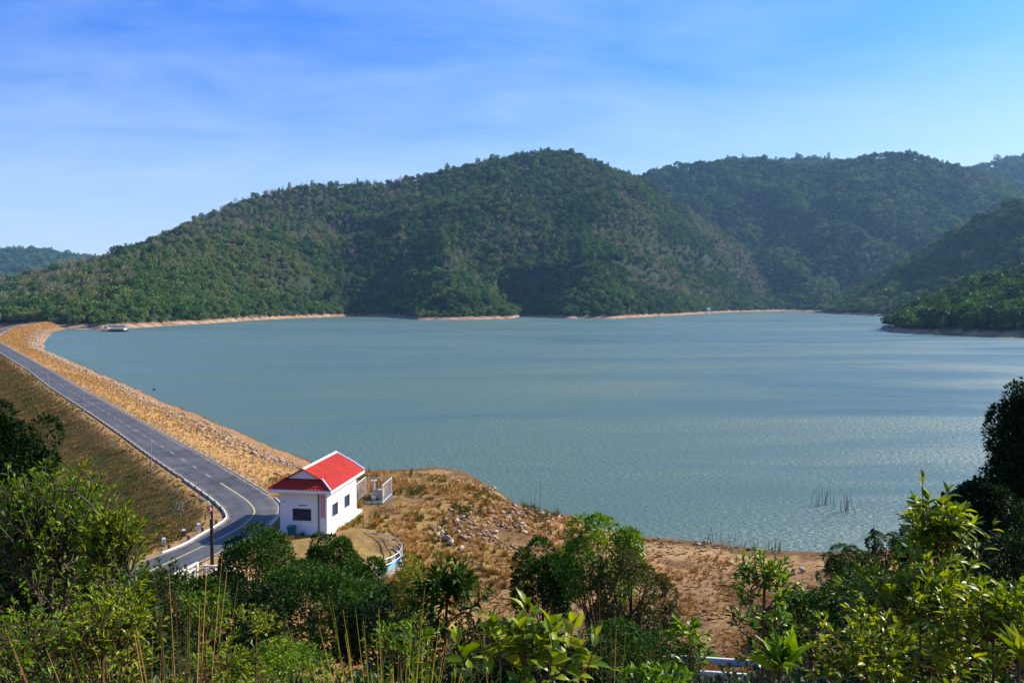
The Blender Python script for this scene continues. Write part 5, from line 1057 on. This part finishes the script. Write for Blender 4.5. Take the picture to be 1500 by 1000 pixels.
# long dry grass and stalks
def blades_px(name, label, px, py_top, py_base, d, n, spread_px, m, seed, lean=0, **k):
    b = PD(px, py_base, d); h = (py_base - py_top) * d / F; g = hz(b[0], b[1]); drop = max(0, b[2] - g)
    k['lo'] = .55 + .35 * drop / (h + drop)
    blades(name, label, k.pop('cat', 'grass clump'), (b[0], d, g), n, h + drop, spread_px * d / F * .6 * (.55 if 'stalk' in name else 1) * (1 + .4 * drop / max(h, .1)), m, seed, (lean, 0), **k)
blades_px('dry_stalk', 'tall pale dry stalks with rusty stems before the road parapet', 268, 808, 1000, 6.2, 26, 30, M['straw'], 61, .0, w=.013, curve=.12, cat='stalks')
blades_px('grass_clump', 'clump of long green and straw blades left of the broad leaved plant', 575, 868, 1010, 5.2, 90, 50, M['longgrass'], 62, -.05, w=.009, curve=.3)
blades_px('dry_stalk', 'thin straw stalks rising in front of the sandy track', 742, 832, 1000, 6, 7, 30, M['straw'], 63, -.08, w=.008, curve=.15, cat='stalks')
blades_px('dry_stalk', 'thin brown stalks in front of the dark bushy slope tree', 800, 822, 1000, 6, 7, 26, M['straw'], 64, .05, w=.008, curve=.12, cat='stalks')
blades_px('dry_stalk', 'tall straw stalk with a feathery tip before the reddish tree', 896, 848, 1010, 5.6, 9, 30, M['straw'], 65, -.05, w=.008, plume=.5, curve=.2, cat='stalks')
blades_px('grass_clump', 'arching rust coloured grass beside the blue basin', 935, 880, 1010, 5.6, 14, 80, M['straw'], 66, .25, w=.008, curve=.6)
blades_px('grass_clump', 'reddish dry grass clump low under the dark trees', 492, 938, 1010, 7, 22, 40, M['straw'], 67, 0, w=.009, curve=.25)
blades_px('grass_clump', 'dry straw clump in the front corner below the leafy bush', 40, 930, 1010, 5.6, 22, 70, M['drygrass'], 68, .1, w=.009, curve=.3)
blades_px('grass_clump', 'straw blades crossing the yellow green front bush', 205, 870, 1010, 5.6, 16, 70, M['drygrass'], 69, -.1, w=.009, curve=.25)
blades_px('grass_clump', 'pale bent blades against the black tree trunk', 1462, 790, 900, 10, 20, 50, M['drygrass'], 70, .1, w=.008, curve=.7)
blades_px('grass_clump', 'short golden grass fringe at the bottom between two yellow green bushes', 255, 930, 1015, 5.4, 40, 80, M['longgrass'], 81, 0, w=.008, curve=.35)
blades_px('grass_clump', 'golden grass fringe at the bottom beside the round green bush', 470, 945, 1015, 5.2, 40, 80, M['longgrass'], 82, .05, w=.008, curve=.35)
blades_px('grass_clump', 'golden blades at the bottom between the dark sapling and broad leaved plant', 668, 930, 1015, 5.2, 34, 60, M['longgrass'], 83, .05, w=.008, curve=.35)
blades_px('grass_clump', 'thin golden blades at the bottom right of the broad leaved plant', 880, 935, 1015, 5.2, 26, 60, M['longgrass'], 84, -.05, w=.007, curve=.35)
# drowned twigs and reeds standing in the water
def twigs_px(label, px, py, hpx, n, spread, seed, name='drowned_twigs', cat='dead twigs', m='oldwood', z=0.0):
    p = P(px, py, z); d = p[1]; rng = np.random.default_rng(seed); segs = []; s = d / F
    for _ in range(n):
        x = rng.normal(0, spread * s * .5); y = rng.normal(0, spread * s * .6); h = hpx * s * rng.uniform(.4, 1.1) * 1.05; l = rng.normal(0, .16, 2); q = np.array([x, y, -.3]); e = q + np.array([l[0] * h, l[1] * h, h + .3]); mid_ = (q + e) / 2 + np.r_[rng.normal(0, .03 * h, 2), 0]
        segs.append(([tuple(q), tuple(mid_), tuple(e)], [.035, .025, .012]))
        if rng.random() < .6: b = e + np.array([rng.normal(0, .2) * h, rng.normal(0, .2) * h, h * .12]); segs.append(([tuple(mid_), tuple(b)], [.018, .01]))
    o = link(name, tubes_mesh(name, segs, M[m], 4), None); o.location = (p[0], p[1], z); tagged(o, label, cat)
twigs_px('cluster of thin dead twigs standing in the lake, the one farther out', 1206, 740, 30, 10, 16, 71)
twigs_px('cluster of dead twigs in the lake nearer the shore', 1242, 750, 31, 11, 16, 72)
twigs_px('few dark twigs in the shallows off the stony spit', 783, 750, 36, 8, 30, 73)
twigs_px('spindly twigs at the sandy edge right of the stony spit', 803, 768, 26, 6, 12, 74)
twigs_px('brown dry weeds along the beach edge before the lake', 1064, 800, 12, 40, 46, 75, 'dry_weeds', 'weeds', 'postdark', .1)
twigs_px('small upright tuft of dry weeds at the waterline', 1133, 808, 16, 16, 10, 76, 'dry_weeds', 'weeds', 'postdark', .1)
twigs_px('dark drift branches lying at the tip of the spit', 625, 690, 6, 16, 60, 77, 'drift_branches', 'branches', 'oldwood', .2)
# undergrowth over the whole hillside, only its tops show between the shrubs
def undergrowth():
    def bush(seed):
        rng = np.random.default_rng(seed); lm, cc = crown_np((0, 0, .55), (.75, .75, .6), 26, 900, .085, rng, .45, low=-.2); tv, tf = TPL['tiny']
        v = (np.einsum('nij,vj->nvi', lm[:, :, :3], tv) + lm[:, None, :, 3]).reshape(-1, 3); return mesh_np('undergrowth', v, (tf[None] + (np.arange(len(lm)) * 4)[:, None, None]).reshape(-1, 3), [M['under']])
    c = proto_set([bush(k) for k in range(3)], 'undergrowth_bush')
    n = 5200; y = RNG.uniform(-3, 44, n); x = RNG.uniform(-1, 1, n) * (8 + np.abs(y) * .85); z = hzv(x, y); hsl = hillside(x, y); k = (np.abs(z - hsl) < .6) & (y > 11) & (RNG.random(n) < .5 + y / 40); x, y, z = x[k], y[k], z[k]; n = len(x)
    lim = np.clip((CAMH - 0.475 * y - z) * .8, .3, 2.2); s = np.minimum(RNG.uniform(.7, 2.0, n), lim)
    scatter('undergrowth', np.c_[x, y, z - .1], np.c_[np.zeros(n), np.zeros(n), RNG.uniform(0, 6.28, n)], np.c_[s, s, s], RNG.integers(0, 3, n), RNG.random(n), c)
M['under'] = leaf_mat('undergrowth_leaves', [(0.012, 0.03, 0.008), (0.03, 0.065, 0.014), (0.055, 0.09, 0.02), (0.04, 0.05, 0.02)], 0.2, 0.5, 'INSTANCER')
undergrowth()
# ------------------------------------------------------------------ air
def haze():
    m = bpy.data.materials.new('haze'); m.use_nodes = True; N = m.node_tree.nodes; N.clear(); o = N.new('ShaderNodeOutputMaterial'); v = N.new('ShaderNodeVolumePrincipled')
    v.inputs['Color'].default_value = (0.34, 0.64, 1.0, 1); v.inputs['Density'].default_value = 0.000046; v.inputs['Anisotropy'].default_value = 0.2; m.node_tree.links.new(v.outputs[0], o.inputs['Volume'])
    m.cycles.homogeneous_volume = True
    MB().box((-5400, -5400, -12), (5400, 5400, 760)).build('haze', m, None, kind='stuff')
haze()
